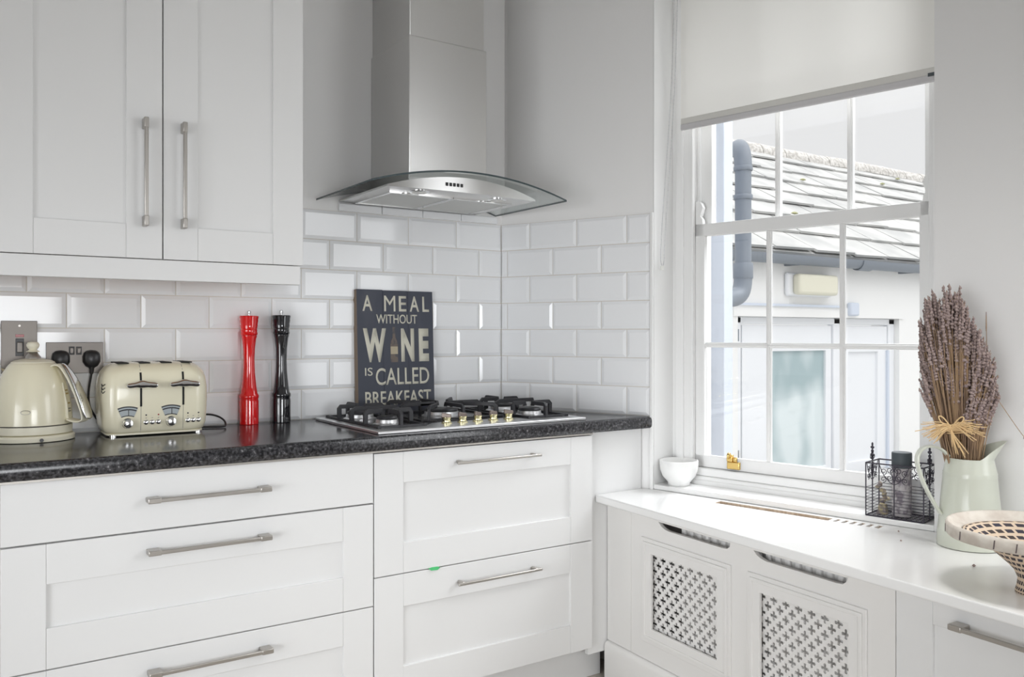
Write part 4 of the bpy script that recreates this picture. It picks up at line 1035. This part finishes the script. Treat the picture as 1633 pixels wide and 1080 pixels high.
d2 = m.build('door', M['upvc'], ob, bevel=.006)
MB().box(6.98, 7.44, .085, .095, .0, 1.02, OA).build('door_panel', M['upvc'], d2)
MB().box(7.57, 7.60, .04, .07, -.1, 1.03, OA).build('door_seal', M['strip'], d2)
MB().box(6.86, 6.99, -.05, .0, 1.355, 1.475, OA).build('wall_box', M['strip'], ob, bevel=.015)
# roof: slates in courses
E0 = Vector((0, YO-.10, 1.90)); R0 = Vector((0, 7.15, 3.52)); UPV = (R0-E0); SLN = UPV.length; UPN = UPV.normalized(); NRM = Vector((0, -UPN.z, UPN.y))
def RF(x, u, h): return Vector((x, 0, 0))+E0+UPN*u+NRM*h
m = MB().box(3.6, 15, 0, SLN, -.06, -.02, RF); m.build('roof_deck', M['slate'], ob)
m = MB(); moss = MB(); rnd = random.Random(3); gap = .38
for r in range(int(SLN/gap)+1):
    u0 = r*gap; x = 3.6+(.28 if r % 2 else 0)-rnd.random()*.1
    while x < 15:
        w_ = .54+rnd.uniform(-.02, .02); e = rnd.uniform(-.02, .02); t = rnd.uniform(0, .012)
        vs = [RF(x, u0+e, .012+t), RF(x+w_-.022, u0+e+rnd.uniform(-.012, .012), .012+t+rnd.uniform(0, .006)), RF(x+w_-.022, u0+gap+.08, -.012), RF(x, u0+gap+.08, -.012)]
        dn = NRM*-.022
        m.add(vs+[v+dn for v in vs], [(0, 1, 2, 3), (0, 4, 5, 1), (1, 5, 6, 2), (3, 2, 6, 7), (0, 3, 7, 4)])
        if rnd.random() < .06 and x > 4.5:
            c = RF(x+rnd.random()*.4, u0+.03, .035); moss.lathe([(.004, -.01), (.05, 0), (.03, .012), (.004, .018)], c, 7, sy=.5)
        x += w_
m.build('slates', M['slate'], ob, ang=10)
moss.build('moss_tufts', M['moss'], ob)
m = MB(); x = 3.6
while x < 15:
    w_ = .45; rr = []
    rt = lambda x, k: [Vector((x, 7.15+.13*math.cos(a), 3.44+k+.15*math.sin(a))) for a in [PI*i/10 for i in range(11)]]+[Vector((x, 7.15, 3.40))]
    m.loft([rt(x, rnd.uniform(0, .012)), rt(x+w_-.015, rnd.uniform(0, .02))]); x += w_
m.build('ridge_tiles', M['ridge'], ob)
# gutter, lamp, pipe
gt = thing('gutter', 'grey half round gutter along the eaves of the outbuilding', 'gutter', (7.5, YO-.11, 1.80))
gp = [(.065*math.cos(a), .075*math.sin(a)) for a in [PI+PI*i/12 for i in range(13)]]
gi = [(.058*math.cos(a), .068*math.sin(a)) for a in [2*PI-PI*i/12 for i in range(13)]]
def gr(x, k=1): return [Vector((x, YO-.12+a*k, 1.848+c*k)) for a, c in gp+gi]
MB().loft([gr(4.6), gr(14)]).build('gutter_channel', M['pipe'], gt)
for x in (6.93, 9.6): MB().loft([gr(x-.09, 1.18), gr(x+.09, 1.18)]).build('gutter_union', M['pipe'], gt)
for x in (5.2, 6.0, 7.7, 8.6): MB().box(x-.02, x+.02, -.13, 0, 1.77, 1.80, OA).build('gutter_bracket', M['pipe'], gt)
bh = thing('bulkhead_light', 'cream rectangular bulkhead lamp on the outbuilding wall under the gutter', 'wall lamp', (6.28, YO, 1.61))
MB().box(5.975, 6.60, -.04, 0, 1.515, 1.715, OA).build('lamp_base', M['upvc'], bh, bevel=.02)
MB().box(6.04, 6.58, -.12, -.035, 1.525, 1.705, OA).build('lamp_cover', M['lampc'], bh, bevel=.03, seg=3)
sp = thing('soil_pipe', 'thick grey blue plastic pipe rising outside the left of the window', 'pipe', (3.39, 2.93, 1.4))
px_, py_ = 3.385, 2.912
m = MB().lathe([(.041, 1.50), (.041, 2.05)], (px_, py_, 0), 24); m.build('pipe', M['pipe'], sp)
MB().tube(bez((px_, py_, 2.02), (px_, py_, 2.13), (px_+.02, py_+.04, 2.165), (px_+.07, py_+.10, 2.15), 10), .0445, 20).build('top_bend', M['pipe'], sp)
for z in (2.03, 1.885): MB().lathe([(.046, z-.012), (.048, z-.008), (.048, z+.008), (.046, z+.012)], (px_, py_, 0), 24).build('collar', M['pipe'], sp)
MB().lathe([(.0475, 1.47), (.050, 1.475), (.050, 1.545), (.0475, 1.55)], (px_, py_, 0), 24).build('collar', M['pipe'], sp)
MB().tube(bez((px_, py_, 1.50), (px_, py_, 1.40), (px_-.02, py_, 1.375), (px_-.10, py_, 1.37), 10)+[Vector((px_-.22, py_, 1.32)), Vector((px_-.34, py_, 1.30))], .046, 20).build('bottom_bend', M['pipe'], sp)
